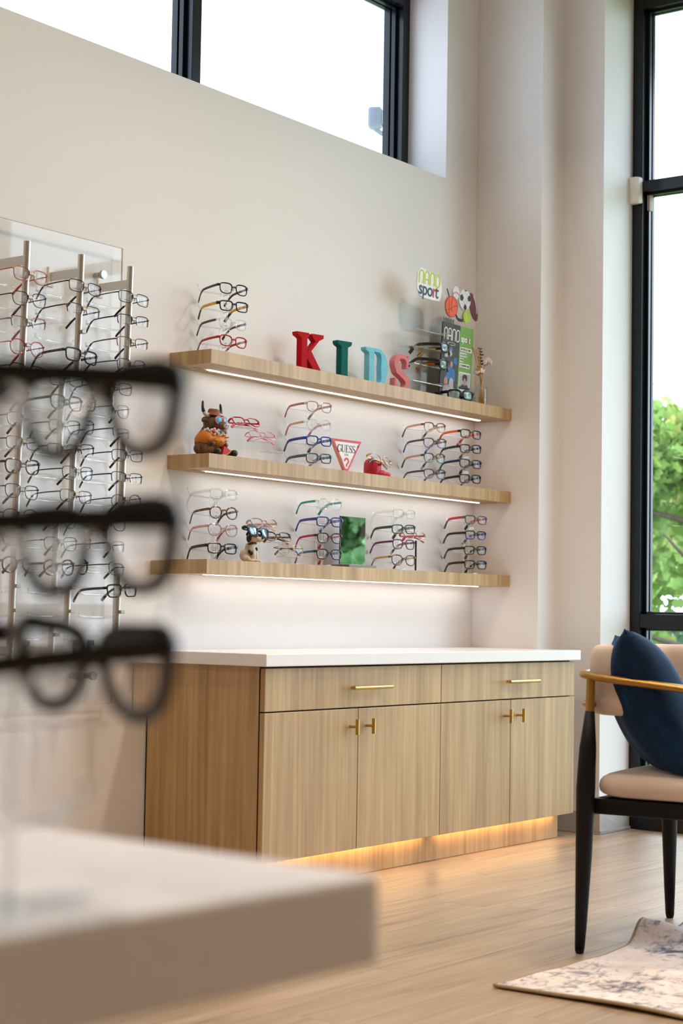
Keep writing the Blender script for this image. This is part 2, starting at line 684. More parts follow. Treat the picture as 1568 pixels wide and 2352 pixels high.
def tree(label, x, y, h, rx, seed, mat, nleaf, size, low=0.8):
    rng = random.Random(seed)
    t = thing('garden_tree', label, 'tree', (x, y, -0.30), (0, 0, 0), 'trees beyond the tall window')
    tr = MB()
    tr.tube([(0, 0, 0), (0.04, 0.02, h * 0.3), (-0.02, 0.03, h * 0.62), (0.03, 0, h * 0.9)], [0.085, 0.07, 0.045, 0.02], 8)
    tr.build('trunk', BARK, t, 3)
    for k in range(9):
        a = k * 2.4
        z = h * (0.25 + 0.07 * k)
        MB().tube([(0.02, 0.02, z), (rx * 0.35 * math.cos(a), rx * 0.35 * math.sin(a), z + 0.12), (rx * 0.85 * math.cos(a), rx * 0.85 * math.sin(a), z + 0.28)], [0.028, 0.018, 0.007], 6).build('branch', BARK, t, 3)
    fo = MB()
    for k in range(13):
        a = rng.uniform(0, 6.3)
        q = rng.uniform(0.1, 0.8) * rx
        z = rng.uniform(low, h * 0.92)
        foliage(fo, rng, (q * math.cos(a), q * math.sin(a), z), (rx * 0.42, rx * 0.42, 0.34), nleaf // 13, size)
    fo.build('foliage', mat, t)
    return t


tree('bright green oak tree seen through the tall window, nearest the far jamb', 9.6, 2.05, 2.85, 1.25, 1, LEAF1, 6500, 0.115, 0.35)
tree('dark evergreen tree behind the bright oak in the garden', 14.5, 4.9, 2.6, 1.9, 2, LEAF2, 2600, 0.2, 0.2)
tree('round green garden tree mirrored in the small mirror, left one', 9.7, -5.6, 4.2, 1.6, 3, LEAF4, 3000, 0.2, 0.3)
tree('loose green garden tree mirrored in the small mirror, right one', 12.4, -8.9, 4.6, 2.0, 4, LEAF4, 3200, 0.2, 0.3)

# eave corner and floodlight outside
t = thing('flood_light', 'grey flood light outside the clerestory window', 'flood light', (2.90, 0.44, 2.975), (0, 0, 0.5))
GREY = plain('grey_housing', (0.22, 0.25, 0.27), 0.5)
bx('housing', GREY, t, -0.028, 0.028, -0.03, 0.03, -0.045, 0.045, 0.012)
bx('lamp_face', plain('lamp_face_glass', (0.55, 0.62, 0.66), 0.3), t, -0.020, 0.020, -0.036, -0.0305, -0.032, 0.03, 0.003)
MB().tube([(0.0, 0.02, -0.03), (0.06, -0.02, -0.05), (0.15, -0.16, -0.05)], 0.011, 8).build('bracket', GREY, t, 1)
tag(MB().box(4.2, 6.2, -3.0, 0.02, 4.0, 4.12).box(4.2, 6.2, -3.0, 0.04, 4.12, 4.16).build('roof_eave', plain('eave_paint', (0.25, 0.25, 0.25), 0.6)),
    'grey roof eave corner high outside the tall window', 'eave')
for k, (za, zb) in enumerate(((2.35, 2.28), (1.55, 1.52))):
    tag(MB().tube([(17.0, -6.0, za + 2.6 - k), (17.6, 6.0, za + 1.6 - 0.5 * k), (18, 12.0, zb + 1.9 - 0.5 * k)], 0.012, 6).build('overhead_wire', GREY),
        ['thin grey overhead wire, the upper one', 'thin grey overhead wire, the lower one'][k] + ' outside the tall window', 'wire')

# ------------------------------------------------------------------ base cabinets
YC = -0.508
YD = YC + 0.020         # door face plane
ZT = 0.732


def handle(name, mat, parent, x, z, length, vertical):
    h = MB()
    yb = YD - 0.030
    if vertical:
        h.tube([(x, yb, z - length / 2), (x, yb, z + length / 2)], 0.0065, 12)
        h.tube([(x, yb, z), (x, YD, z)], 0.0045, 10)
    else:
        h.tube([(x - length / 2, yb, z), (x + length / 2, yb, z)], 0.0065, 12)
        for q in (-0.36, 0.36):
            h.tube([(x + length * q, yb, z), (x + length * q, YD, z)], 0.0045, 10)
    return h.build(name, mat, parent, 0.9)


def cabinet(label, xa, xb, split, left_end, right_end):
    t = thing('base_cabinet', label, 'cabinet', (0, 0, 0), (0, 0, 0), 'base cabinets under the white worktop')
    g = 0.0016
    bx('carcass', GAP, t, xa + 0.003, xb - 0.003, YD + 0.021, -0.0008, 0.102, ZT - 0.0395, 0)
    if left_end:
        bx('end_panel', LAM, t, xa - 0.002, xa + 0.0025, YD + 0.022, -0.0098, 0.0008, ZT - 0.0395)
        bx('plinth', LAM, t, xa + 0.06, xb - 0.0005, -0.428, -0.41, 0.0008, 0.1015)
    else:
        bx('plinth', LAM, t, xa + 0.0005, 2.9897, -0.428, -0.41, 0.0008, 0.1015)
    d = bx('drawer', LAM, t, xa + g, xb - g, YD, YD + 0.019, 0.5555, 0.687)
    cx = (xa + xb) / 2
    handle('drawer_handle', BRASS, d, [1.614, 2.579][0 if left_end else 1], 0.620, 0.212, False)
    for a, b, hx in ((xa, split, split - 0.045), (split, xb, split + 0.045)):
        o = bx('door', LAM, t, a + g, b - g, YD, YD + 0.019, 0.0985, 0.5515)
        handle('door_handle', BRASS, o, hx, 0.494, 0.05, True)
    # warm led strip under the cabinet floor
    st = bx('led_strip', LEDW, t, xa + 0.05, min(xb, 2.97) - 0.02, -0.452, -0.444, 0.0945, 0.0975, 0)
    return t


cabinet('oak laminate base cabinet at the left end of the white worktop', 1.088, 2.0605, 1.5735, True, False)
cabinet('oak laminate base cabinet beside the tall window and armchair', 2.0605, 3.008, 2.528, False, True)
tag(MB().box(1.0688, XR - 0.0012, YC, -0.0008, ZT - 0.039, ZT).build('worktop', QUARTZ, None, None, 0.0025),
    'white quartz worktop running over both oak cabinets', 'worktop')

# ------------------------------------------------------------------ wall shelves with led strips
SHZ = {1: 1.7008, 2: 1.3644, 3: 1.0246}
for k, nm in ((1, 'top'), (2, 'middle'), (3, 'lowest')):
    z = SHZ[k]
    t = thing('wall_shelf', 'oak laminate floating wall shelf with light strip, the %s of three' % nm, 'shelf', (0, 0, 0), (0, 0, 0), 'floating shelves')
    # board with a routed groove below
    b = MB()
    b.box(1.163, XR - 0.001, -0.1793, -0.0008, z - 0.0380, z)
    b.box(1.163, XR - 0.001, -0.1793, -0.072, z - 0.0456, z - 0.0380)
    b.box(1.163, XR - 0.001, -0.054, -0.0008, z - 0.0456, z - 0.0380)
    b.box(1.163, 1.215, -0.072, -0.054, z - 0.0456, z - 0.0380)
    b.box(2.975, XR - 0.001, -0.072, -0.054, z - 0.0456, z - 0.0380)
    b.build('board', LAM, t)
    bx('led_channel', ALU, t, 1.216, 2.974, -0.0715, -0.0545, z - 0.0435, z - 0.0382, 0)
    bx('led_diffuser', LED, t, 1.285, 2.960, -0.0695, -0.0565, z - 0.0470, z - 0.0437, 0)

# ------------------------------------------------------------------ alarm contacts on the window frame
t = thing('alarm_sensor', 'large white alarm contact sensor on the jamb beside the transom', 'sensor', (3.432, -0.517, 2.641), (0, 0, -0.25))
prof = [(-0.028, 0.014), (-0.028, -0.006), (-0.020, -0.018), (0, -0.023), (0.020, -0.018), (0.028, -0.006), (0.028, 0.014)]


def sensor(t, s):
    vs = [(y * s, x * s, z * s) for z in (-0.055, 0.055) for x, y in prof]
    k = len(prof)
    fs = [tuple(range(k)), tuple(range(2 * k - 1, k - 1, -1))] + [(i, (i + 1) % k, (i + 1) % k + k, i + k) for i in range(k)]
    MB().add(vs, fs).build('cover', WHITEPL, t, 0.8, 0.003 * s, 2)
    bx('back_plate', plain('cream_plastic', (0.75, 0.66, 0.52), 0.5), t, 0.0145 * s, 0.020 * s, -0.026 * s, 0.026 * s, -0.052 * s, 0.052 * s, 0.001)


sensor(t, 1.0)
t = thing('alarm_sensor', 'small white alarm magnet hanging just below the window transom', 'sensor', (3.490, -0.552, 2.595), (0, 0, -0.5))
sensor(t, 0.62)

# ------------------------------------------------------------------ armchair
def fabric(name, col, sheen=0.3, scale=900):
    m, nt, b = _new(name)
    v = coords(nt, (1, 1, 1))
    f = noise(nt, v, scale, 2)
    f2 = noise(nt, v, 9, 3)
    mx = N(nt, 'ShaderNodeMix')
    mx.inputs[0].default_value = 0.45
    nt.links.new(f, mx.inputs[2])
    nt.links.new(f2, mx.inputs[3])
    nt.links.new(ramp(nt, mx.outputs[0], [(0.3, [c * 0.82 for c in col]), (0.7, [min(1, c * 1.12) for c in col])]), b.inputs['Base Color'])
    b.inputs['Roughness'].default_value = 0.85
    b.inputs['Sheen Weight'].default_value = sheen
    bump(nt, b, f, 0.25, 0.0015)
    return m


UPH = fabric('beige_upholstery', (0.60, 0.475, 0.375))


def velvet():
    m, nt, b = _new('navy_velvet')
    v = coords(nt, (1, 1, 1))
    f = noise(nt, v, 14, 5, 0.65, 0.8)
    v2 = coords(nt, (1, 6, 6))
    f2 = noise(nt, v2, 60, 3)
    mx = N(nt, 'ShaderNodeMix')
    mx.inputs[0].default_value = 0.35
    nt.links.new(f, mx.inputs[2])
    nt.links.new(f2, mx.inputs[3])
    nt.links.new(ramp(nt, mx.outputs[0], [(0.33, (0.0015, 0.008, 0.026)), (0.55, (0.003, 0.020, 0.060)), (0.74, (0.008, 0.055, 0.135))]), b.inputs['Base Color'])
    b.inputs['Roughness'].default_value = 0.8
    b.inputs['Specular IOR Level'].default_value = 0.2
    b.inputs['Sheen Weight'].default_value = 0.35
    b.inputs['Sheen Tint'].default_value = (0.05, 0.25, 0.6, 1)
    b.inputs['Sheen Roughness'].default_value = 0.35
    bump(nt, b, mx.outputs[0], 0.3, 0.003)
    return m


VELVET = velvet()

CH = thing('armchair', 'beige upholstered armchair with black legs and brass arm rail by the tall window', 'armchair', (1.2845, -1.6135, 0), (0, 0, math.radians(5.6)))
for sx in (-1, 1):
    lg = MB().tube([(sx * 0.325, 0, 0.012), (sx * 0.320, -0.001, 0.08), (sx * 0.311, -0.003, 0.24), (sx * 0.304, -0.004, 0.42), (sx * 0.297, -0.006, 0.52), (sx * 0.290, -0.008, 0.615)],
                   [0.0125, 0.0155, 0.021, 0.0245, 0.022, 0.0125], 16).build('leg', BLACKMETAL, CH, 3)
    MB().lathe([(0.008, 0.0), (0.0105, 0.002), (0.0125, 0.012)], 16, (sx * 0.3255, 0, 0.0)).build('foot_glide', BLACKMETAL, lg, 0.8)
    MB().tube([(sx * 0.290, -0.008, 0.61), (sx * 0.287, -0.009, 0.70)], 0.0115, 14).build('arm_post', ARMBRASS, CH, 1)
    lg = MB().tube([(sx * 0.300, -0.53, 0.012), (sx * 0.290, -0.52, 0.20), (sx * 0.278, -0.505, 0.40)], [0.0125, 0.021, 0.024], 16).build('leg', BLACKMETAL, CH, 3)
    MB().lathe([(0.008, 0.0), (0.0105, 0.002), (0.0125, 0.012)], 16, (sx * 0.3, -0.53, 0.0)).build('foot_glide', BLACKMETAL, lg, 0.8)
    MB().tube([(sx * 0.278, -0.505, 0.40), (sx * 0.285, -0.47, 0.56), (sx * 0.295, -0.44, 0.655)], [0.018, 0.013, 0.011], 14).build('arm_post', ARMBRASS, CH, 1)
half = [(0.300, -0.50, 0.655), (0.303, -0.36, 0.672), (0.303, -0.20, 0.688), (0.300, -0.08, 0.699), (0.287, -0.012, 0.706), (0.245, 0.026, 0.708), (0.15, 0.056, 0.709), (0.0, 0.066, 0.710)]
railp = [(-x, y, z) for x, y, z in half] + [(x, y, z) for x, y, z in half[-2::-1]]
# smooth the rail through the control points


def catmull(P, k=5):
    P = [Vector(p) for p in P]
    out = []
    for i in range(len(P) - 1):
        p0, p1, p2, p3 = P[max(i - 1, 0)], P[i], P[i + 1], P[min(i + 2, len(P) - 1)]
        for j in range(k):
            t = j / k
            out.append(0.5 * ((2 * p1) + (-p0 + p2) * t + (2 * p0 - 5 * p1 + 4 * p2 - p3) * t * t + (-p0 + 3 * p1 - 3 * p2 + p3) * t ** 3))
    out.append(P[-1])
    return out


MB().tube(catmull(railp), (0.0145, 0.0105), 12).build('arm_rail', ARMBRASS, CH, 3)
lowrail = [(x * 0.97, y * 0.98, 0.632) for x, y, z in railp if y > -0.03]
MB().tube(catmull(lowrail), (0.010, 0.008), 10).build('back_rail', ARMBRASS, CH, 3)


def cushion_sweep(path, thick, hgt, n=20, e=3.2):
    """padded band along a path: superellipse section with rounded ends"""
    mb = MB()
    P = catmull(path, 6)
    k = len(P)
    vs, fs = [], []
    for i, p in enumerate(P):
        t = (P[min(i + 1, k - 1)] - P[max(i - 1, 0)]).normalized()
        s = t.cross(Vector((0, 0, 1))).normalized()
        q = min(i, k - 1 - i) / 4.0
        g = 1.0 if q >= 1 else max(0.0, 1 - (1 - q) ** 2.6) ** 0.5 * 0.99 + 0.01
        for j in range(n):
            an = 2 * PI * j / n
            c, d = math.cos(an), math.sin(an)
            a = math.copysign(abs(c) ** (2 / e), c) * thick / 2 * (0.35 + 0.65 * g)
            b = math.copysign(abs(d) ** (2 / e), d) * hgt / 2 * (0.62 + 0.38 * g)
            vs.append(p + s * a + Vector((0, 0, b)))
    for i in range(k - 1):
        for j in range(n):
            j2 = (j + 1) % n
            fs.append((i * n + j, i * n + j2, (i + 1) * n + j2, (i + 1) * n + j))
    fs += [tuple(range(n - 1, -1, -1)), tuple((k - 1) * n + j for j in range(n))]
    return mb.add(vs, fs)


hb = [(0.246, -0.110, 0.695), (0.243, -0.058, 0.695), (0.222, -0.014, 0.695), (0.16, 0.014, 0.696), (0.08, 0.026, 0.697), (0.0, 0.030, 0.697)]
backp = [(-x, y, z) for x, y, z in hb] + [(x, y, z) for x, y, z in hb[-2::-1]]
bk = cushion_sweep(backp, 0.058, 0.182).build('backrest', UPH, CH, 3)
seam = [(x * 0.985, y - 0.028, z - 0.088) for x, y, z in backp[1:-1]]
MB().tube(catmull(seam), 0.0022, 6).build('seam_piping', UPH, bk, 3)
# seat pad: rounded superellipsoid slab
vs, fs = [], []
nu, nv = 48, 14
for i in range(nv + 1):
    th = -PI / 2 + PI * i / nv
    cz = math.sin(th)
    cr = math.cos(th)
    zz = math.copysign(abs(cz) ** 0.75, cz)
    rr_ = abs(cr) ** 0.32
    for j in range(nu):
        a = 2 * PI * j / nu
        c, d = math.cos(a), math.sin(a)
        x = math.copysign(abs(c) ** 0.22, c) * 0.302 * rr_
        y = math.copysign(abs(d) ** 0.22, d) * 0.25 * rr_
        vs.append((x * (1.02 - 0.03 * (y + 0.25)), y - 0.265, 0.424 + zz * (0.042 if zz > 0 else 0.036)))
for i in range(nv):
    for j in range(nu):
        j2 = (j + 1) % nu
        fs.append((i * nu + j, i * nu + j2, (i + 1) * nu + j2, (i + 1) * nu + j))
MB().add(vs, fs).build('seat', UPH, CH, 3)
ap = MB()
ap.box(-0.262, 0.262, -0.055, -0.020, 0.362, 0.394)
ap.box(-0.262, 0.262, -0.505, -0.470, 0.362, 0.394)
ap.box(-0.285, -0.252, -0.505, -0.010, 0.352, 0.392)
ap.box(0.252, 0.285, -0.505, -0.010, 0.352, 0.392)
ap.box(-0.25, 0.25, -0.47, -0.05, 0.378, 0.390)
ap.build('seat_frame', BLACKMETAL, CH, None, 0.004)

# ------------------------------------------------------------------ pillow
def pillow():
    n = 26
    vs, fs = [], []
    H = 0.205
    T = 0.098
    for side in (1, -1):
        for i in range(n + 1):
            for j in range(n + 1):
                u, v = -1 + 2 * i / n, -1 + 2 * j / n
                e = (1 - u ** 4) * (1 - v ** 4)
                pull = 1 - 0.075 * (1 - u * u) * abs(v) ** 3 - 0.0
                pul2 = 1 - 0.075 * (1 - v * v) * abs(u) ** 3
                th = T * max(0, e) ** 0.55 * (0.62 + 0.38 * (1 - u * u) * (1 - v * v))
                wr = 0.0035 * math.sin(9 * u + 4 * v * v) * e
                vs.append((u * H * pul2, side * (th + wr * (1 if side > 0 else 0.6)), v * H * pull))
    m_ = (n + 1) ** 2
    for i in range(n):
        for j in range(n):
            a = i * (n + 1) + j
            fs.append((a, a + n + 1, a + n + 2, a + 1))
            fs.append((m_ + a, m_ + a + 1, m_ + a + n + 2, m_ + a + n + 1))
    return MB().add(vs, fs)


pl = pillow().build('throw_pillow', VELVET, None, 3)
pl.location = (1.170, -1.737, 0.635)
pl.rotation_euler = (math.radians(-24), math.radians(3), math.radians(31))
tag(pl, 'dark navy velvet throw pillow leaning in the beige armchair', 'pillow')

# ------------------------------------------------------------------ rug
def rug_mat():
    m, nt, b = _new('distressed_rug')
    v = coords(nt, (1, 1.5, 1), rnd=False)
    big = noise(nt, v, 3.6, 4, 0.6, 0.9)
    mid = noise(nt, v, 17, 6, 0.72, 1.6)
    ad = N(nt, 'ShaderNodeMath', operation='MULTIPLY_ADD')
    ad.inputs[1].default_value = 0.55
    nt.links.new(mid, ad.inputs[0])
    sc_ = N(nt, 'ShaderNodeMath', operation='MULTIPLY')
    sc_.inputs[1].default_value = 0.55
    nt.links.new(big, sc_.inputs[0])
    nt.links.new(sc_.outputs[0], ad.inputs[2])
    navy = ramp(nt, ad.outputs[0], [(0.54, (0, 0, 0)), (0.60, (0.45, 0.45, 0.45)), (0.66, (0.95, 0.95, 0.95))])
    v2 = coords(nt, (1.2, 1.2, 1), rnd=False)
    mp2 = N(nt, 'ShaderNodeVectorMath', operation='ADD')
    mp2.inputs[1].default_value = (5.3, 2.1, 0)
    nt.links.new(v2, mp2.inputs[0])
    rust = noise(nt, mp2.outputs[0], 19, 5, 0.7, 1.0)
    rmask = ramp(nt, rust, [(0.55, (0, 0, 0)), (0.68, (0.6, 0.6, 0.6))])
    base = ramp(nt, noise(nt, v, 9, 3), [(0.3, (0.78, 0.66, 0.60)), (0.7, (0.88, 0.79, 0.73))])
    m1 = N(nt, 'ShaderNodeMix', data_type='RGBA')
    nt.links.new(rmask, m1.inputs[0])
    nt.links.new(base, m1.inputs[6])
    m1.inputs[7].default_value = (0.36, 0.17, 0.13, 1)
    m2 = N(nt, 'ShaderNodeMix', data_type='RGBA')
    nt.links.new(navy, m2.inputs[0])
    nt.links.new(m1.outputs[2], m2.inputs[6])
    m2.inputs[7].default_value = (0.095, 0.10, 0.145, 1)
    nt.links.new(m2.outputs[2], b.inputs['Base Color'])
    b.inputs['Roughness'].default_value = 0.95
    b.inputs['Specular IOR Level'].default_value = 0.1
    bump(nt, b, noise(nt, v, 700, 2), 0.4, 0.002)
    return m


RUGE = plain('rug_binding', (0.36, 0.27, 0.16), 0.9)
rg = thing('area_rug', 'cream distressed area rug with grey blotches and a rumpled edge', 'rug', (0, 0, 0))
nx, ny = 120, 70
X0, X1, Y0, Y1 = 0.452, 2.35, -3.6, -1.708


def rug_h(x, y):
    d = Y1 - y                       # distance in from the far edge
    h = 0.0
    for cx_, wd, a, reach in ((1.225, 0.10, 0.052, 0.13), (1.62, 0.17, 0.080, 0.30)):
        q = (x - cx_ - 0.35 * d) / wd
        h += a * math.exp(-q * q * 2.2) * math.exp(-(d / reach) ** 2)
    h += 0.0012 * (1 + math.sin(x * 31 + y * 7))
    h += 0.007 * math.exp(-((y + 2.05) / 0.16) ** 2) * math.exp(-((x - X0) / 0.05) ** 2)
    return h


vs, fs = [], []
for s_ in (0, 1):
    for i in range(nx + 1):
        for j in range(ny + 1):
            x = X0 + (X1 - X0) * (i / nx)
            y = Y1 - (Y1 - Y0) * (j / ny) ** 1.6
            wob = 0.012 * math.sin(x * 5.0) * max(0, 1 - (Y1 - y) / 0.3) + 0.022 * math.exp(-((x - 1.225) / 0.13) ** 2) * max(0, 1 - (Y1 - y) / 0.3)
            xo = 0.010 * math.sin(y * 6.0) * max(0, 1 - (x - X0) / 0.3)
            vs.append((x + xo, y + wob, rug_h(x, y) + (0.0015 if s_ == 0 else 0.0075)))
mm = (nx + 1) * (ny + 1)
for i in range(nx):
    for j in range(ny):
        a = i * (ny + 1) + j
        fs.append((a, a + 1, a + ny + 2, a + ny + 1))
        fs.append((mm + a, mm + a + ny + 1, mm + a + ny + 2, mm + a + 1))
MB().add(vs, fs).build('pile', rug_mat(), rg, 3)
ring = [i * (ny + 1) for i in range(nx + 1)] + [nx * (ny + 1) + j for j in range(1, ny + 1)] + [i * (ny + 1) + ny for i in range(nx - 1, -1, -1)] + [j for j in range(ny - 1, 0, -1)]
MB().tube([Vector(vs[a]) + Vector((0, 0, 0.0032)) for a in ring], 0.0045, 6, closed=True).build('binding', RUGE, rg, 3)

# ------------------------------------------------------------------ foreground desk
DZ = 0.69
DK = thing('dispensing_desk', 'thick white desk top close to the camera, out of focus', 'desk', (-2.112, -3.192, 0), (0, 0, math.radians(-3.5)))
bx('desk_top', DESKTOP, DK, -1.25, 0.0, 0.0, 1.35, DZ - 0.056, DZ, 0.004)
bx('side_panel', DESKTOP, DK, -1.20, -1.16, 0.10, 1.25, 0.0, DZ - 0.0565, 0.002)
bx('side_panel', DESKTOP, DK, -0.62, -0.58, 0.10, 1.25, 0.0, DZ - 0.0565, 0.002)
bx('modesty_panel', DESKTOP, DK, -1.1595, -0.6205, 0.60, 0.63, 0.12, DZ - 0.0565, 0.002)

# ------------------------------------------------------------------ eyeglasses
def tort(name, a, b, scale=55):
    if name in MATS:
        return MATS[name]
    m, nt, bs = _new(name)
    f = noise(nt, coords(nt, (1, 1, 1)), scale, 3, 0.6, 0.6)
    nt.links.new(ramp(nt, f, [(0.42, a), (0.58, b)]), bs.inputs['Base Color'])
    bs.inputs['Roughness'].default_value = 0.2
    bs.inputs['Coat Weight'].default_value = 0.3
    return m


def twotone(name, top, low):
    """frame dyed dark along the brow and lighter below (local height)"""
    if name in MATS:
        return MATS[name]
    m, nt, bs = _new(name)
    tc = N(nt, 'ShaderNodeTexCoord')
    sp = N(nt, 'ShaderNodeSeparateXYZ')
    nt.links.new(tc.outputs['Object'], sp.inputs[0])
    mr = N(nt, 'ShaderNodeMapRange')
    mr.inputs[1].default_value = -0.012
    mr.inputs[2].default_value = 0.010
    nt.links.new(sp.outputs['Z'], mr.inputs[0])
    nt.links.new(ramp(nt, mr.outputs[0], [(0.25, low), (0.75, top)]), bs.inputs['Base Color'])
    bs.inputs['Roughness'].default_value = 0.25
    return m


def pl_(name, col, rough=0.25):
    return plain('frame_' + name, col, rough, 0, 0.08)


def mt_(name, col, rough=0.32):
    return plain('metal_' + name, col, rough, 0.75, 0.05)


FM = dict(
    black=pl_('black', (0.008, 0.008, 0.010)), navy=pl_('navy', (0.010, 0.022, 0.065)), red=pl_('red', (0.42, 0.012, 0.018)),
    yellow=pl_('yellow', (0.72, 0.40, 0.015)), brown=pl_('brown', (0.09, 0.035, 0.025)), rose=pl_('rose', (0.36, 0.15, 0.14)),
    blue=pl_('blue', (0.012, 0.045, 0.34)), teal=pl_('teal', (0.006, 0.26, 0.24)), indigo=pl_('indigo', (0.045, 0.035, 0.24)),
    magenta=pl_('magenta', (0.42, 0.008, 0.15)), purple=pl_('purple', (0.13, 0.012, 0.09)), olive=pl_('olive', (0.045, 0.055, 0.035)),
    grey=pl_('grey', (0.10, 0.10, 0.11)), orange=pl_('orange', (0.70, 0.12, 0.02)), pink=pl_('pink', (0.62, 0.13, 0.18)),
    plum=pl_('plum', (0.035, 0.010, 0.014)), steelblue=pl_('steelblue', (0.04, 0.12, 0.20)), white=pl_('white', (0.75, 0.76, 0.8)),
    peach=pl_('peach', (0.62, 0.33, 0.23)), mauve=clear('mauve_crystal', (0.93, 0.85, 0.86), 0.45, 0.9, 0.1, (0.50, 0.33, 0.33), 0.55),
    crystal=clear('crystal_frame', (0.95, 0.965, 0.97), 0.45, 0.95, 0.05, (0.75, 0.78, 0.8), 0.12),
    rosecrystal=clear('rose_crystal', (0.93, 0.86, 0.84), 0.45, 0.95, 0.06, (0.55, 0.28, 0.25), 0.4),
    tortoise=tort('tortoise', (0.015, 0.007, 0.004), (0.30, 0.11, 0.02)), darktort=tort('dark_tortoise', (0.010, 0.006, 0.005), (0.12, 0.045, 0.015)),
    blacktort=twotone('black_to_amber', (0.012, 0.008, 0.007), (0.32, 0.12, 0.04)), blackblue=twotone('black_to_blue', (0.008, 0.008, 0.012), (0.01, 0.05, 0.42)),
    purplegrad=twotone('brown_to_violet', (0.07, 0.035, 0.03), (0.20, 0.16, 0.42)), tealgrad=twotone('tortoise_to_teal', (0.08, 0.05, 0.035), (0.02, 0.30, 0.28)),
    peachgrad=twotone('tortoise_to_peach', (0.17, 0.085, 0.045), (0.62, 0.45, 0.38)), rosegold=mt_('rosegold', (0.72, 0.40, 0.30)),
    gold=mt_('gold', (0.66, 0.42, 0.16)), gun=mt_('gunmetal', (0.085, 0.085, 0.095)), silver=mt_('silver', (0.40, 0.40, 0.42)),
    bronze=mt_('bronze', (0.17, 0.10, 0.06)), brownm=mt_('brown', (0.07, 0.028, 0.022)), bluem=mt_('blue', (0.02, 0.03, 0.08)),
    coral=mt_('coral', (0.48, 0.10, 0.055)), mauvem=mt_('mauve', (0.30, 0.15, 0.17)), blackm=mt_('black', (0.012, 0.011, 0.012)), redm=mt_('red', (0.35, 0.02, 0.02)),
    pinkm=mt_('pink', (0.62, 0.12, 0.2)))
SUNBLUE = clear('blue_mirror_lens', (0.30, 0.42, 0.50), 0.75, 0.95, 0.02, (0.10, 0.28, 0.40), 0.35)
SPORTLENS = clear('pale_blue_sport_lens', (0.78, 0.88, 0.90), 0.35, 0.95, 0.02, (0.55, 0.72, 0.78), 0.25)
PADM = clear('nose_pad_silicone', (0.93, 0.93, 0.9), 0.4, 0.9, 0.2, (0.8, 0.78, 0.7), 0.3)

# shape: lens w, h, exponent, taper, cat-lift, bridge, rim half thickness in plane / depth, half-rim, wrap, temple len, temple (thick, height), bridge height
TPL = dict(
    kid_soft=dict(w=.045, h=.0345, n=3.0, tp=.07, cat=.03, br=.0165, rw=.0018, rd=.0022, tl=.120, tt=(.0017, 0.0043), bz=.12),
    kid_rect=dict(w=.0465, h=.0315, n=4.2, tp=.05, cat=0, br=.0155, rw=.0020, rd=.0024, tl=.120, tt=(.0019, 0.0053), bz=.15),
    kid_round=dict(w=.042, h=.0385, n=2.2, tp=.03, cat=0, br=.019, rw=.0020, rd=.0022, tl=.120, tt=(.0017, 0.0043), bz=.18),
    kid_cat=dict(w=.046, h=.0375, n=2.5, tp=.08, cat=.10, br=.017, rw=.0019, rd=.0022, tl=.120, tt=(.0017, 0.0041), bz=.12),
    kid_wire=dict(w=.044, h=.038, n=2.3, tp=.05, cat=0, br=.018, rw=.0009, rd=.0010, tl=.120, tt=(.0010, .0016), bz=.2, pads=True),
    rect_wire=dict(w=.053, h=.035, n=4.0, tp=.06, cat=0, br=.017, rw=.0011, rd=.0013, tl=.135, tt=(.0010, .0019), bz=.22, pads=True),
    soft_wire=dict(w=.052, h=.039, n=3.0, tp=.10, cat=.03, br=.0175, rw=.0011, rd=.0013, tl=.135, tt=(.0010, .0019), bz=.22, pads=True),
    round_wire=dict(w=.049, h=.043, n=2.3, tp=.06, cat=0, br=.020, rw=.0011, rd=.0013, tl=.135, tt=(.0010, .0019), bz=.25, pads=True),
    half_wire=dict(w=.053, h=.036, n=3.4, tp=.08, cat=.03, br=.017, rw=.0014, rd=.0015, tl=.135, tt=(.0012, .0022), bz=.25, pads=True, half=True),
    rect_ace=dict(w=.053, h=.037, n=4.2, tp=.08, cat=0, br=.017, rw=.0022, rd=.0024, tl=.135, tt=(.0019, .0042), bz=.15),
    soft_ace=dict(w=.051, h=.041, n=2.9, tp=.09, cat=.03, br=.018, rw=.0021, rd=.0024, tl=.135, tt=(.0018, .0038), bz=.15),
    round_ace=dict(w=.048, h=.044, n=2.3, tp=.06, cat=0, br=.020, rw=.0022, rd=.0024, tl=.135, tt=(.0018, .0038), bz=.2),
    big_rect=dict(w=.057, h=.047, n=2.9, tp=.23, cat=.05, br=.019, rw=.0047, rd=.0036, wedge=.0095, bs=.82, wrap=.35, tl=.175, tt=(.0026, .0075), bz=.22),
    big_brow=dict(w=.056, h=.047, n=2.7, tp=.22, cat=.16, br=.019, rw=.0050, rd=.0036, wedge=.0095, bs=.82, wrap=.35, tl=.175, tt=(.0026, .0072), bz=.10),
    sport=dict(w=.050, h=.036, n=3.2, tp=.05, cat=0, br=.012, rw=.0036, rd=.0036, tl=.118, tt=(.0026, .0065), bz=.1, wrap=3.6),
    sun=dict(w=.047, h=.036, n=2.9, tp=.12, cat=.06, br=.017, rw=.0030, rd=.0028, tl=.11, tt=(.0022, .0055), bz=.12),
)
GCACHE = {}


def lens_outline(T, num=30):
    w, h, n = T['w'], T['h'], T['n']
    out = []
    for i in range(num):
        a = 2 * PI * i / num
        c, d = math.cos(a), math.sin(a)
        x = math.copysign(abs(c) ** (2 / n), c) * w / 2
        z = math.copysign(abs(d) ** (2 / n), d) * h / 2
        x *= 1 + T['tp'] * z / (h / 2)
        if x > 0:
            z += T['cat'] * h * (x / (w / 2)) ** 2 * (0.5 + z / h)
        else:
            x += 0.10 * w * (0.5 - z / h) ** 2 * 0.5      # nasal cut-away
        out.append((x, z))
    return out


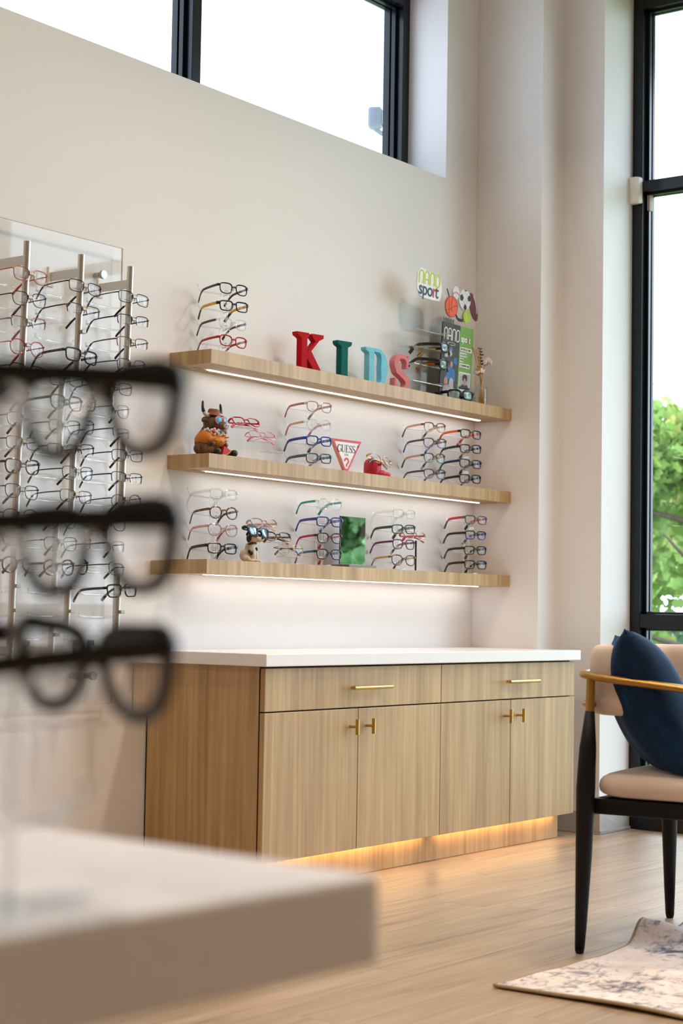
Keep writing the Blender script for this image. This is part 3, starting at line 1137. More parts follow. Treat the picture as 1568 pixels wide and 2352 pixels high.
def glasses_meshes(key, folded=False):
    ck = (key, folded)
    if ck in GCACHE:
        return GCACHE[ck]
    T = TPL[key]
    wrap = T.get('wrap', 1.3)
    ol = lens_outline(T)
    cx = T['br'] / 2 + T['w'] / 2
    fr = MB()
    R = {}
    lens = {}
    bend = lambda p: Vector((p[0], p[1] + wrap * p[0] * p[0], p[2]))
    for s in (1, -1):
        pts = [bend((s * (cx + x), 0, z)) for x, z in ol]
        if T.get('half'):
            num = len(pts)
            idx = [i % num for i in range(num - 2, num + num // 2 + 3)]
            path = [pts[i] for i in idx]
            fr.tube(path, (T['rw'], T['rd']), 6, up=(0, 1, 0))
        else:
            fr.tube(pts, [(T['rw'] * (1.25 if ol[i][1] > T['h'] * .25 else 1.0), T['rd']) for i in range(len(pts))], 6, up=(0, 1, 0), closed=True)
        # lens: a slightly domed thin solid
        lm = MB()
        nn = len(pts)
        c0 = bend((s * cx, 0, 0))
        vs = []
        wg = T.get('wedge', 0)
        dome = 0 if wg else 1
        xm = max(p.x for p in pts)
        for yy in (-0.0007, 0.0007):
            k_ = wg if yy > 0 else 0
            vs += [p + Vector((0, yy + k_ * (xm - p.x), 0)) for p in pts]
            vs += [Vector((c0.x + (p.x - c0.x) * .55, (p.y if dome else c0.y + (p.y - c0.y) * .55) + yy - 0.0012 * dome + k_ * (xm - c0.x - (p.x - c0.x) * .55), c0.z + (p.z - c0.z) * .55)) for p in pts]
            vs += [c0 + Vector((0, yy - 0.0017 * dome + k_ * (xm - c0.x), 0))]
        fs = []
        q = 2 * nn + 1
        for lay in (0, 1):
            o = lay * q
            for i in range(nn):
                j = (i + 1) % nn
                fs += [(o + i, o + j, o + nn + j, o + nn + i), (o + nn + i, o + nn + j, o + 2 * nn)]
        for i in range(nn):
            j = (i + 1) % nn
            fs.append((i, q + i, q + j, j))
        lm.add(vs, fs)
        lens[s] = lm.mesh('lens', None if wg else 3)
    # bridge
    bz = T['bz'] * T['h']
    bw = T['br'] / 2 + T['w'] * 0.025
    fr.tube([bend((x, -0.001, z)) for x, z in ((-bw, bz - .001), (-bw * .5, bz + .002), (0, bz + .003), (bw * .5, bz + .002), (bw, bz - .001))],
            (T['rd'] * 1.05, T['rw'] * (1.5 if T['rw'] > .0015 else 1.1)), 8, up=(0, 0, 1))
    if T.get('wrap', 0) > 1:
        fr.tube([bend((x, -0.001, z)) for x, z in ((-bw, bz - .007), (0, bz - .004), (bw, bz - .007))], (T['rd'], T['rw'] * 1.7), 8)
    # end pieces
    hz = T['h'] * .27 + (T['cat'] * T['h'] * .6)
    xo = cx + T['w'] / 2 * (1 + T['tp'] * .5)
    XH = xo + .0045 + T['tt'][0]
    for s in (1, -1):
        fr.tube([bend((s * (xo - .001), 0, hz)), bend((s * (xo + .003), .000, hz)), Vector((s * XH, wrap * xo * xo + .004, hz)), Vector((s * XH, wrap * xo * xo + .010, hz))],
                [(T['tt'][0] * 1.2, T['tt'][1] * 1.05)] * 4, 8)
    res = dict(front=fr.mesh('front_frame', 0.9), lens=lens, temple={}, tip={}, pad={}, arms={}, XH=XH, hz=hz)
    tl = T['tl']
    bs = T.get('bs', .60)
    ta, tb = T['tt']
    yh = wrap * xo * xo + .010
    wire = T['rw'] < .0016
    for s in (1, -1):
        if not folded:
            P = [(s * XH, yh, hz), (s * (XH + .001), yh + tl * .30, hz + .0005), (s * (XH + .001), yh + tl * bs, hz - .0005), (s * XH, yh + tl * (bs + .25 * (1 - bs)), hz - .003),
                 (s * (XH - .002), yh + tl * (bs + .5 * (1 - bs)), hz - .010), (s * (XH - .005), yh + tl * (bs + .75 * (1 - bs)), hz - .021), (s * (XH - .008), yh + tl, hz - .034)]
        else:
            yy = yh + (.003 if s > 0 else .009)
            P = [(s * XH, yh, hz), (s * (XH - .004), yy, hz), (s * (XH - tl * .35), yy + .002, hz), (s * (XH - tl * .62), yy + .003, hz - .001), (s * (XH - tl * .74), yy + .003, hz - .004),
                 (s * (XH - tl * .86), yy + .003, hz - .013), (s * (XH - tl * .97), yy + .003, hz - .024)]
        C = catmull(P, 3)
        k = len(C)
        cut = int(k * (.42 if bs > .7 else .62))
        tm = MB().tube(C[:cut + 1], [(ta, tb * (1 - .15 * i / k)) for i in range(cut + 1)], 8).mesh('temple', 0.9)
        rt = (.0021, .0031) if wire else (ta * 1.05, tb * .95)
        tp = MB().tube(C[cut - (1 if wire else 0):], [(rt[0], rt[1] * (1 + (.25 if i > 3 else 0))) for i in range(k - cut + (1 if wire else 0))], 8).mesh('temple_tip', 0.9)
        res['temple'][s] = tm
        if key == 'sport':
            res['arms'][s] = MB().tube([c + Vector((-s * .0022, 0, -.0022)) for c in C[4:]], [(ta * .5, tb * .75)] * (k - 4), 8).mesh('temple_lining', 0.9)
        res['tip'][s] = tp
        if T.get('pads'):
            nx_ = T['br'] / 2 - .001
            res['pad'][s] = MB().ell((s * (nx_ - .001), .007, -T['h'] * .06), (.0016, .0028, .0055), 8, 6, (0, s * .35, s * .3)).tube(
                [bend((s * (T['br'] / 2 + .0015), 0, T['h'] * .05)), (s * nx_, .005, T['h'] * .02), (s * (nx_ - .001), .007, -T['h'] * .05)], .0006, 5).mesh('nose_pad', 3)
    zc = -T['h'] * .30
    res['print'] = MB().box(-cx - T['w'] * .17, -cx + T['w'] * .14, wrap * cx * cx - .0032, wrap * cx * cx - .0029, zc - .0006, zc + .0006).mesh('lens_print')
    res['cx'] = cx
    GCACHE[ck] = res
    return res


PRINTM = plain('lens_print_ink', (0.06, 0.06, 0.07), 0.6)


def eyeglasses(label, key, front, temple, tip, loc, rot, group, lensm=None, folded=False, name='eyeglasses', cat='eyeglasses'):
    G = glasses_meshes(key, folded)
    t = thing(name, label, cat, loc, rot, group)
    obj('front_frame', G['front'], front, t)
    for s in (1, -1):
        obj('lens', G['lens'][s], lensm or LENS, t)
        tm = obj('temple', G['temple'][s], temple, t)
        obj('temple_tip', G['tip'][s], front if s in G['arms'] else tip, tm)
        if s in G['arms']:
            obj('temple_lining', G['arms'][s], tip, tm)
        if s in G['pad']:
            obj('nose_pad', G['pad'][s], PADM, t)
    if not lensm:
        obj('lens_print', G['print'], PRINTM, t)
    return t


# ---- glasses wall: clear panel with three rods
t = thing('wall_panel', 'large clear acrylic panel on the wall behind the spectacle rods', 'panel', (0, 0, 0))
bx('sheet', PANEL, t, -1.30, 0.902, -0.030, -0.024, 0.569, 1.9955, 0.0008)
EDGE = plain('acrylic_cut_edge', (0.66, 0.61, 0.56), 0.3)
bx('polished_edge', EDGE, t, -1.30, 0.903, -0.0302, -0.0238, 1.9956, 1.9972, 0)
bx('polished_edge', EDGE, t, 0.9021, 0.9034, -0.0302, -0.0238, 0.569, 1.9972, 0)
bx('polished_edge', EDGE, t, -1.30, 0.903, -0.0302, -0.0238, 0.5674, 0.5689, 0)
for kx, kz in ((0.812, 1.897), (0.812, 0.655), (-0.4, 1.897), (-0.4, 0.655)):
    MB().tube([(kx, -0.0008, kz), (kx, -0.0235, kz)], 0.009, 16).build('standoff_barrel', STEEL, t, 0.8)
    MB().tube([(kx, -0.0302, kz), (kx, -0.040, kz)], 0.0135, 20).build('standoff_cap', STEEL, t, 0.8)

ROWZ = [1.811 - 0.0685 * i for i in range(16)]
RODS = [(0.372, 'leftmost'), (0.588, 'middle'), (0.797, 'rightmost')]


def rod_y(z):
    return -0.166 + 0.021 * (1.905 - z)


for rx_, nm in RODS:
    t = thing('display_rod', 'satin metal spectacle rod on the wall, the %s of three' % nm, 'display rod', (rx_, 0, 0), (0, 0, 0), 'spectacle rods on the wall')
    MB().tube([(0, rod_y(1.905), 1.905), (0, rod_y(0.70), 0.70)], (0.0102, 0.0105), 16, up=(0, 1, 0)).build('rod', ALU, t, 0.9)
    for az in (1.852, 0.735):
        bx('arm', ALU, t, -0.0045, 0.0045, rod_y(az) + 0.008, -0.0415, az - 0.013, az + 0.013, 0.001)
        bx('arm_bracket', WHITEPL if az > 1 else GREY, t, -0.012, 0.012, -0.041, -0.0305, az - 0.032, az + 0.030, 0.003)
    for i, z in enumerate(ROWZ):
        yb = rod_y(z) - 0.0105
        bx('bridge_clip', CLIP, t, -0.0085, 0.0085, yb - 0.014, yb, z - 0.0055, z + 0.0045, 0.001)
        # clear temple rest on the panel behind
        MB().tube([(-0.078, -0.062, z - 0.004), (-0.076, -0.058, z - 0.014), (-0.03, -0.050, z - 0.017), (0.03, -0.050, z - 0.017), (0.076, -0.058, z - 0.014), (0.078, -0.062, z - 0.004)], (0.0022, 0.0035), 6).build('temple_rest', ACRYL, t, 0.9)

NTH = ['first', 'second', 'third', 'fourth', 'fifth', 'sixth', 'seventh', 'eighth', 'ninth', 'tenth', 'eleventh', 'twelfth', 'thirteenth', 'fourteenth', 'fifteenth', 'sixteenth']
RODG = [
    [('coral oval', 'soft_wire', 'coral', 'coral', 'coral'), ('dark brown', 'soft_wire', 'brownm', 'brownm', 'brown'), ('mauve half-rim', 'half_wire', 'mauvem', 'mauvem', 'rose'),
     ('red round', 'round_wire', 'redm', 'redm', 'red'), ('black wire', 'soft_wire', 'blackm', 'blackm', 'black'), ('amber and black', 'soft_ace', 'blacktort', 'darktort', 'darktort'),
     ('dark grey', 'soft_wire', 'gun', 'gun', 'black'), ('grey brown', 'rect_wire', 'bronze', 'bronze', 'plum'), ('dark tortoise', 'soft_ace', 'darktort', 'gun', 'darktort'),
     ('dark plum', 'soft_wire', 'blackm', 'brownm', 'plum'), ('gunmetal', 'round_wire', 'gun', 'gun', 'black'), ('brown square', 'soft_ace', 'brown', 'brown', 'darktort'),
     ('black round', 'round_ace', 'black', 'gun', 'black')],
    [('black rectangular', 'rect_wire', 'blackm', 'brownm', 'plum'), ('brown half-rim', 'half_wire', 'bronze', 'brownm', 'plum'), None, ('navy rectangular', 'rect_ace', 'navy', 'darktort', 'black'),
     ('black wire', 'rect_wire', 'blackm', 'blackm', 'black'), ('dark grey square', 'soft_ace', 'grey', 'grey', 'black'), ('slim grey', 'soft_wire', 'gun', 'gun', 'brown'),
     ('black half-rim', 'half_wire', 'blackm', 'brownm', 'plum'), ('thin gunmetal', 'soft_wire', 'gun', 'brownm', 'plum'), ('bronze', 'rect_wire', 'bronze', 'gun', 'plum'),
     ('smoky', 'round_wire', 'gun', 'gun', 'grey'), ('gold and brown', 'soft_wire', 'brownm', 'gold', 'darktort'), ('tortoise round', 'round_ace', 'darktort', 'gun', 'black')],
    [('dark blue wire', 'rect_wire', 'bluem', 'gun', 'plum'), ('black half-rim', 'half_wire', 'bluem', 'bluem', 'navy'), ('bronze half-rim', 'half_wire', 'bronze', 'bronze', 'navy'),
     ('gunmetal double-bar', 'soft_wire', 'gun', 'gun', 'black'), ('brown wire', 'rect_wire', 'brownm', 'gun', 'black'), ('silver wire', 'soft_wire', 'silver', 'silver', 'grey'),
     ('silver half-rim', 'half_wire', 'silver', 'gun', 'black'), ('brown rectangular', 'rect_wire', 'brownm', 'brownm', 'plum'), ('gunmetal half-rim', 'half_wire', 'gun', 'gun', 'black'),
     ('round gunmetal', 'round_wire', 'gun', 'gun', 'black'), ('dark wire', 'soft_wire', 'blackm', 'blackm', 'black'), ('pale silver', 'half_wire', 'silver', 'gun', 'black'),
     ('bronze wire', 'soft_wire', 'bronze', 'brownm', 'plum'), ('black rectangular', 'rect_ace', 'black', 'gun', 'black')]]
rg_ = random.Random(11)
for (rx_, nm), lst in zip(RODS, RODG):
    for i, g in enumerate(lst):
        if g is None:
            continue
        z = ROWZ[i]
        T = TPL[g[1]]
        yb = rod_y(z) - 0.0105 - 0.006
        eyeglasses('%s eyeglasses, %s slot from the top on the %s wall rod' % (g[0], NTH[i], nm), g[1], FM[g[2]], FM[g[3]], FM[g[4]],
                   (rx_ + rg_.uniform(-.002, .002), yb - 0.006, z - T['bz'] * T['h'] + .001), (math.radians(rg_.uniform(-3.5, -.5)), math.radians(rg_.uniform(-2.5, 2.5)), math.radians(-2 + rg_.uniform(-3, 3))), 'eyeglasses on the wall rods')

def disc(cx, cz, rx, rz, n=18, rot=0):
    c, s_ = math.cos(rot), math.sin(rot)
    return [(cx + rx * math.cos(2 * PI * i / n) * c - rz * math.sin(2 * PI * i / n) * s_, cz + rx * math.cos(2 * PI * i / n) * s_ + rz * math.sin(2 * PI * i / n) * c) for i in range(n)]


# ---- clear stands on the shelves
STAND = {}


def make_stand(label, loc, rz, zs, grp, s=1.0):
    """clear tiered stand: foot, two uprights, and a nose rest and temple arm for each tier (zs: tier heights over the foot)"""
    t = thing('eyewear_stand', label, 'eyewear stand', loc, (0, 0, rz), grp)
    top = max(zs) * 1.0
    MB().tube([(-.040 * s, .035 * s, .002), (-.03 * s, .012 * s, .003), (0, 0, .0035), (.03 * s, .012 * s, .003), (.040 * s, .035 * s, .002)], (.009 * s, .0018), 8).tube([(0, .01 * s, .003), (0, -.052 * s, .0025)], (.012 * s, .0018), 8).build('foot', ACRYL, t, 0.9)
    for q in (-1, 1):
        up = [(q * .012 * s, .004, .003)]
        n = 10
        for i in range(1, n + 1):
            z = .003 + (top - .012) * i / n
            up.append((q * (.012 + .0035 * math.sin(z * 105)) * s, .004 + .003 * math.sin(z * 105), z))
        MB().tube(up, (.0024 * s, .0034 * s), 8, up=(1, 0, 0)).build('upright', ACRYL, t, 1.2)
    for z in zs:
        hz = z + .006
        MB().tube([(-.066 * s, .062 * s, hz + .016), (-.065 * s, .058 * s, hz + .001), (-.060 * s, .050 * s, hz - .010), (-.03 * s, .015 * s, hz - .016), (0, .004, hz - .018), (.03 * s, .015 * s, hz - .016), (.060 * s, .050 * s, hz - .010), (.065 * s, .058 * s, hz + .001), (.066 * s, .062 * s, hz + .016)],
                  (.0021 * s, .0032 * s), 8).build('temple_arm', ACRYL, t, 1.2)
        MB().tube([(0, .004, z - .018), (0, -.03 * s, z - .014), (0, -.050 * s, z - .004), (0, -.052 * s, z + .004)], (.0052 * s, .0022), 8).build('nose_rest', ACRYLW, t, 1.2)
    return t


SG = dict(
    A=(1, (1.305, -.15), [1.922, 1.865, 1.806, 1.748], 'at the left end of the top shelf',
       [('black', 'kid_soft', 'black', 'plum', 'plum'), ('black and yellow', 'kid_rect', 'black', 'yellow', 'black'), ('clear brown-armed', 'kid_soft', 'crystal', 'brown', 'brown'), ('red', 'kid_soft', 'red', 'red', 'red')]),
    B=(2, (1.780, -.15), [1.582, 1.520, 1.463, 1.402], 'left of the triangular sign',
       [('rose brown', 'kid_soft', 'rosecrystal', 'rose', 'rose'), ('clear gold pink-armed', 'kid_round', 'crystal', 'rosegold', 'pink'), ('bright blue', 'kid_rect', 'blue', 'blue', 'grey'), ('steel blue', 'kid_rect', 'steelblue', 'steelblue', 'grey')]),
    C=(2, (2.511, -.15), [1.581, 1.521, 1.463, 1.402], 'right of the crimson holder',
       [('peach tortoise', 'kid_soft', 'peachgrad', 'peach', 'darktort'), ('violet brown', 'kid_soft', 'purplegrad', 'darktort', 'indigo'), ('teal tortoise', 'kid_soft', 'tealgrad', 'peach', 'darktort'), ('plum brown', 'kid_soft', 'purplegrad', 'brown', 'darktort')]),
    D=(2, (2.766, -.15), [1.579, 1.521, 1.462, 1.402], 'at the right end of the middle shelf',
       [('black red-armed', 'kid_rect', 'black', 'orange', 'red'), ('matt black', 'kid_rect', 'black', 'black', 'grey'), ('navy', 'kid_rect', 'navy', 'navy', 'black'), ('plain black', 'kid_rect', 'black', 'black', 'black')]),
    E=(3, (1.275, -.15), [1.242, 1.183, 1.125, 1.066], 'at the left end of the lowest shelf',
       [('crystal clear', 'kid_rect', 'crystal', 'crystal', 'crystal'), ('tortoise round', 'kid_round', 'tortoise', 'tortoise', 'darktort'), ('mauve round', 'kid_cat', 'mauve', 'rosegold', 'rose'), ('black square', 'kid_rect', 'black', 'black', 'black')]),
    F=(3, (1.850, -.15), [1.246, 1.183, 1.125, 1.068], 'left of the small mirror',
       [('clear teal-armed', 'kid_round', 'crystal', 'teal', 'teal'), ('indigo', 'kid_rect', 'indigo', 'indigo', 'indigo'), ('black magenta-armed', 'kid_soft', 'black', 'magenta', 'magenta'), ('black red-armed', 'kid_soft', 'black', 'steelblue', 'red')]),
    G=(3, (2.312, -.15), [1.237, 1.180, 1.123, 1.064], 'right of the small mirror',
       [('clear', 'kid_rect', 'crystal', 'crystal', 'crystal'), ('dark olive', 'kid_rect', 'olive', 'olive', 'olive'), ('magenta purple', 'kid_soft', 'purple', 'purple', 'purple'), ('tortoise cat-eye', 'kid_cat', 'tortoise', 'gold', 'tortoise')]),
    H=(3, (2.812, -.15), [1.242, 1.181, 1.121, 1.064], 'at the right end of the lowest shelf',
       [('grey red-armed', 'kid_rect', 'grey', 'red', 'black'), ('black to blue', 'kid_rect', 'blackblue', 'black', 'grey'), ('black', 'kid_rect', 'black', 'black', 'grey'), ('black blue-badged', 'kid_rect', 'black', 'black', 'black')]))
TIER = ['top', 'second', 'third', 'bottom']
SROT = math.radians(-15)
for key, (k, (gx, gy), zs, where, gl) in SG.items():
    zb = SHZ[k]
    # the foot stands behind the fronts of the glasses
    bx_, by_ = gx - .056 * math.sin(SROT), gy + .056 * math.cos(SROT)
    make_stand('clear four-tier eyewear stand %s' % where, (bx_, by_, zb + .0004), SROT, [z - zb for z in zs], 'clear eyewear stands on the shelves')
    for i, (z, g) in enumerate(zip(zs, gl)):
        T = TPL[g[1]]
        eg = eyeglasses('%s eyeglasses, %s tier, stand %s' % (g[0], TIER[i], where), g[1], FM[g[2]], FM[g[3]], FM[g[4]],
                   (gx + rg_.uniform(-.002, .002), gy + rg_.uniform(-.002, .002), z - T['bz'] * T['h'] * .6), (math.radians(-3 + rg_.uniform(-1, 1)), math.radians(rg_.uniform(-1.5, 1.5)), SROT + math.radians(rg_.uniform(-3, 3))), 'childrens eyeglasses on the shelf stands')
        if key in 'DH':
            G = glasses_meshes(g[1])
            MB().prism(disc(G['cx'] + .010, .004, .0042, .0042, 12), 1.3 * (G['cx'] + .01) ** 2 - .0036, 1.3 * (G['cx'] + .01) ** 2 - .0030).build('lens_sticker', plain('sticker_blue', (0.02, 0.13, 0.55), 0.4), eg)
        if (key == 'D' and i > 0) or (key == 'H' and i == 0):
            o = bx('price_tag', WHITEPL, eg, -.014, .014, .034, .0346, -.036, -.026, .0002)
            o.rotation_euler = (0, math.radians(-6), 0)

# ---- risers with folded glasses
def riser(label, x, y, zb, ztop, w=.075, d=.05, rz=SROT, post=.022, mat=None, grp='clear display risers', ud=None):
    t = thing('display_riser', label, 'riser', (x, y, zb + .0004), (0, 0, rz), grp)
    h = ztop - zb
    bx('top_plate', ACRYLW, t, -w / 2, w / 2, -d / 2, d / 2, h - .005, h - .0008, .001)
    for q in (-1, 1):
        u_ = ud or d * .4
        bx('upright', mat if (mat and q > 0) else SHEET, t, q * post - .0015, q * post + .0015, -u_, u_, .0025, h - .005, .0005)
    bx('foot', ACRYL, t, -w * .4, w * .4, -d / 2, d / 2, 0, .0024, .0005)
    return t


RG = 'clear display risers'
riser('tallest clear riser under red glasses, beside the bison figurine', 1.425, -.105, SHZ[2], 1.478)
riser('middle clear riser under pink glasses on the middle shelf', 1.492, -.120, SHZ[2], 1.436)
riser('lowest clear riser, empty, on the middle shelf', 1.566, -.115, SHZ[2], 1.407)
FG = 'folded eyeglasses on risers'
FOLD = (math.radians(-38), 0, math.radians(-14))
eyeglasses('red folded eyeglasses on the tallest riser beside the bison figurine', 'kid_soft', FM['red'], FM['red'], FM['pink'], (1.420, -.118, 1.4945), FOLD, FG, None, True)
eyeglasses('pink wire folded eyeglasses on the middle riser beside the bison figurine', 'kid_wire', FM['pinkm'], FM['pinkm'], FM['pink'], (1.489, -.133, 1.454), FOLD, FG, None, True)
riser('tallest clear riser under peach glasses, beside the dog figurine', 1.535, -.100, SHZ[3], 1.145)
riser('middle clear riser under tortoise glasses on the lowest shelf', 1.592, -.115, SHZ[3], 1.100)
riser('lowest clear riser under gold glasses on the lowest shelf', 1.652, -.125, SHZ[3], 1.053)
eyeglasses('peach folded eyeglasses on the tallest riser beside the dog figurine', 'kid_soft', FM['rosecrystal'], FM['peach'], FM['peach'], (1.531, -.113, 1.162), FOLD, FG, None, True)
eyeglasses('black and tortoise folded eyeglasses on the middle riser beside the dog figurine', 'kid_cat', FM['blacktort'], FM['tortoise'], FM['tortoise'], (1.588, -.128, 1.1175), FOLD, FG, None, True)
eyeglasses('gold wire folded eyeglasses on the lowest riser beside the dog figurine', 'kid_wire', FM['gold'], FM['brownm'], FM['darktort'], (1.648, -.138, 1.0735), (math.radians(-12), 0, math.radians(-14)), FG, None, True)
riser('narrow black-edged riser under red glasses right of the mirror', 2.452, -.095, SHZ[3], 1.146, .07, .045, SROT, .012, BLACKMETAL, RG, .004)
eyeglasses('pale red folded eyeglasses on the black-edged riser', 'kid_soft', FM['rosecrystal'], FM['red'], FM['red'], (2.440, -.110, 1.163), FOLD, FG, None, True)

# ------------------------------------------------------------------ letters on the top shelf
Z1, Z2, Z3 = SHZ[1], SHZ[2], SHZ[3]
LD = .028           # letter depth


def arc(cx, cz, rx, rz, a0, a1, n=14):
    return [(cx + rx * math.cos(math.radians(a0 + (a1 - a0) * i / n)), cz + rz * math.sin(math.radians(a0 + (a1 - a0) * i / n))) for i in range(n + 1)]


def letter(ch, label, col, x, y, mb):
    o = mb.build('letter_block', plain('letter_' + ch, col, 0.6, 0, 0.04, 0.12), None, None, 0.0012, 1)
    o.location = (x, y, Z1)
    o.rotation_euler = (0, 0, math.radians(-10))
    return tag(o, label, 'letter', 'painted letters on the top shelf')


H_ = .143
k = MB()
k.prism([(-.052, 0), (-.052, .012), (-.040, .020), (-.040, H_ - .022), (-.050, H_ - .016), (-.060, H_ - .012), (-.062, H_), (-.004, H_), (-.004, H_ - .012), (-.012, H_ - .020), (-.012, .020), (-.004, .012), (-.004, 0)], 0, LD)
k.prism([(-.0125, .052), (-.0125, .072), (.026, H_ - .026), (.012, H_ - .014), (.008, H_ - .006), (.012, H_), (.066, H_), (.066, H_ - .012), (.046, H_ - .022), (.008, .080), (.056, .014), (.066, .009), (.066, 0), (.022, 0), (.022, .010)], .0006, LD - .0006)
letter('red', 'red painted wooden letter K on the top shelf', (0.46, 0.000, 0.006), 1.775, -.105, k)
k = MB()
k.prism([(-.032, 0), (-.032, .011), (-.017, .020), (-.017, H_ - .022), (-.030, H_ - .016), (-.036, H_ - .010), (-.036, H_), (.036, H_), (.036, H_ - .010), (.030, H_ - .016), (.017, H_ - .022), (.017, .020), (.032, .011), (.032, 0)], 0, LD)
letter('green', 'dark green painted wooden letter I on the top shelf', (0.000, 0.115, 0.10), 1.980, -.105, k)
k = MB()
k.prism([(-.050, 0), (-.050, .010), (-.040, .018), (-.040, H_ - .020), (-.056, H_ - .012), (-.060, H_), (-.012, H_), (-.012, 0)], 0, LD)
out_ = [(-.012, H_)] + arc(.008, H_ / 2, .050, H_ / 2, 82, -82, 18) + [(-.012, 0)]
wd = [.014] + [.014 + .022 * math.sin(PI * i / 18) ** 2 for i in range(19)] + [.014]
# bowl as a ribbon whose outer edge is the D outline
mid_ = []
for i, (px_, pz_) in enumerate(out_):
    a_ = Vector((px_ + .006, pz_ - H_ / 2))
    a_.normalize()
    mid_.append((px_ - a_.x * wd[i] / 2 * .95, pz_ - a_.y * wd[i] / 2))
k.ribbon(mid_, wd, .0006, LD - .0006)
letter('sky', 'sky blue painted wooden letter D on the top shelf', (0.20, 0.60, 0.76), 2.180, -.105, k)
k = MB()
sp = [(.030, H_ - .030)] + arc(0, H_ - .036, .030, .028, 40, 200, 10)[0:] + [(-.020, .078), (.012, .060), (.030, .046)] + arc(0, .034, .032, .026, 10, -150, 10) + [(-.034, .034)]
sc_ = [(p[0], p[1]) for p in sp]
k.ribbon(sc_, [.010] + [.012 + .012 * min(1, i / 8) for i in range(len(sc_) - 14)] + [.026 - .013 * i / 12 for i in range(13)], 0, LD)
k.prism([(.022, H_ - .052), (.034, H_ - .052), (.036, H_ - .004), (.028, H_ - .004)], .0006, LD - .0006)
k.prism([(-.040, .004), (-.030, .004), (-.026, .050), (-.038, .050)], .0006, LD - .0006)
letter('pink', 'salmon pink painted wooden letter S on the top shelf', (0.66, 0.22, 0.235), 2.345, -.105, k)

# ------------------------------------------------------------------ sport goggle display
INK = plain('print_white', (0.86, 0.86, 0.86), 0.5)
LIME = plain('print_lime', (0.56, 0.66, 0.03), 0.5)
PETROL = plain('print_petrol', (0.006, 0.045, 0.075), 0.5)
REDP = plain('print_red', (0.60, 0.010, 0.035), 0.5)
BLK = plain('print_black', (0.012, 0.012, 0.013), 0.5)
CHAR = plain('print_charcoal', (0.045, 0.042, 0.043), 0.45)
GREENP = plain('print_green', (0.17, 0.37, 0.055), 0.45)
SKIN = plain('print_skin', (0.50, 0.28, 0.20), 0.5, 0, 0.15)
BLUEP = plain('print_blue', (0.03, 0.17, 0.42), 0.5, 0, 0.2)
GREYP = plain('print_grey', (0.45, 0.45, 0.46), 0.5, 0, 0.2)
SH_ = thing('goggle_display', 'clear sport goggle display with ball cut-outs and green poster on the top shelf', 'display', (2.60, -.085, Z1 + .0004), (math.radians(3), 0, 0))
# local frame: x along the wall from 2.60, z up from the shelf, facing -y
bx('base_plate', ACRYL, SH_, -.185, .27, -.070, .070, 0, .004, .001)
bx('back_sheet', SHEET, SH_, -.185, .045, .058, .061, .0045, .375, .0006)
bx('side_sheet', SHEET, SH_, -.188, -.185, -.055, .061, .0045, .330, .0006)
for zz in (.052, .118, .184, .250):
    bx('shelf_plate', ACRYL, SH_, -.184, .05, -.020, .0575, zz, zz + .003, .0006)
    MB().tube([(-.005, .0575, zz + .006), (-.005, -.050, zz + .006), (-.005, -.056, zz + .012)], .0035, 8).build('nose_rest', ACRYLW, SH_, 1.2)
po = bx('poster_board', CHAR, SH_, .034, .160, .004, .010, .0045, .312, .0006)
pg = bx('poster_green_half', GREENP, SH_, .1602, .258, .004, .010, .0045, .312, .0006)
yP = .0034


def flat(name, mat, parent, polys, y=yP, d=.0006):
    mb = MB()
    for i, p in enumerate(polys):
        mb.prism(p, y - .00012 * (i % 3), y + d)
    return mb.build(name, mat, parent)


def rect(x0, x1, z0, z1):
    return [(x0, z0), (x1, z0), (x1, z1), (x0, z1)]


def nano(mb, x, z, h, w, st, y0, y1):
    """rounded lower-case style n A n O strokes"""
    a = w * .72
    g = w
    r = a / 2
    for i, ch in enumerate('nano'):
        cx = x + g * i + r
        if ch == 'n' or ch == 'a':
            mb.ribbon([(cx - r, z)] + arc(cx, z + h - r, r, r, 180, 0, 10) + [(cx + r, z)], st, y0, y1)
            if ch == 'a':
                mb.ribbon([(cx - r, z + h * .38), (cx + r, z + h * .38)], st, y0 + .0002, y1)
        else:
            mb.ribbon([(cx - r, z + r), (cx - r, z + h - r)] + arc(cx, z + h - r, r, r, 170, 10, 8) + [(cx + r, z + h - r), (cx + r, z + r)] + arc(cx, z + r, r, r, -10, -170, 8), st, y0, y1, True)


nm_ = MB()
nano(nm_, .046, .245, .046, .029, .0042, yP - .0005, yP)
nm_.build('poster_word', INK, po)
put_text('poster_word', 'spo', .036, INK, pg, (.166, yP - .0004, .250), bold=.0006, spacing=.9)
put_text('poster_word', 'r', .036, REDP, pg, (.2130, yP - .0004, .250), bold=.0006)
put_text('poster_word', 't', .036, INK, pg, (.2235, yP - .0004, .250), bold=.0006)
for i, wtxt in enumerate(('SPORTLICHER', 'SCHUTZ', 'FÜR', 'CHAMPIONS')):
    zz = .213 - .0215 * i
    ln = (.084, .050, .026, .074)[i]
    flat('poster_caption', INK, pg, [rect(.166, .166 + ln, zz, zz + .0155)])
    put_text('poster_word', wtxt, .0125, BLK, pg, (.169, yP - .0006, zz + .0035), spacing=.92)
flat('poster_photo_frame', INK, pg, [rect(.168, .250, .056, .130)])
flat('poster_photo', GREYP, pg, [rect(.172, .246, .072, .126)], yP - .0004)
flat('poster_portrait', SKIN, pg, [disc(.209, .098, .013, .018), rect(.203, .215, .074, .086)], yP - .0009)
flat('poster_portrait_hair', plain('print_hair', (0.04, 0.025, 0.018), 0.6), pg, [disc(.209, .114, .017, .008), disc(.197, .106, .005, .010), disc(.221, .106, .005, .010)], yP - .0013)
flat('poster_portrait_coat', CHAR, pg, [[(.182, .072), (.236, .072), (.226, .083), (.209, .078), (.192, .083)]], yP - .0012)
flat('poster_name_strip', BLK, pg, [rect(.170, .248, .0615, .0715)], yP - .0006)
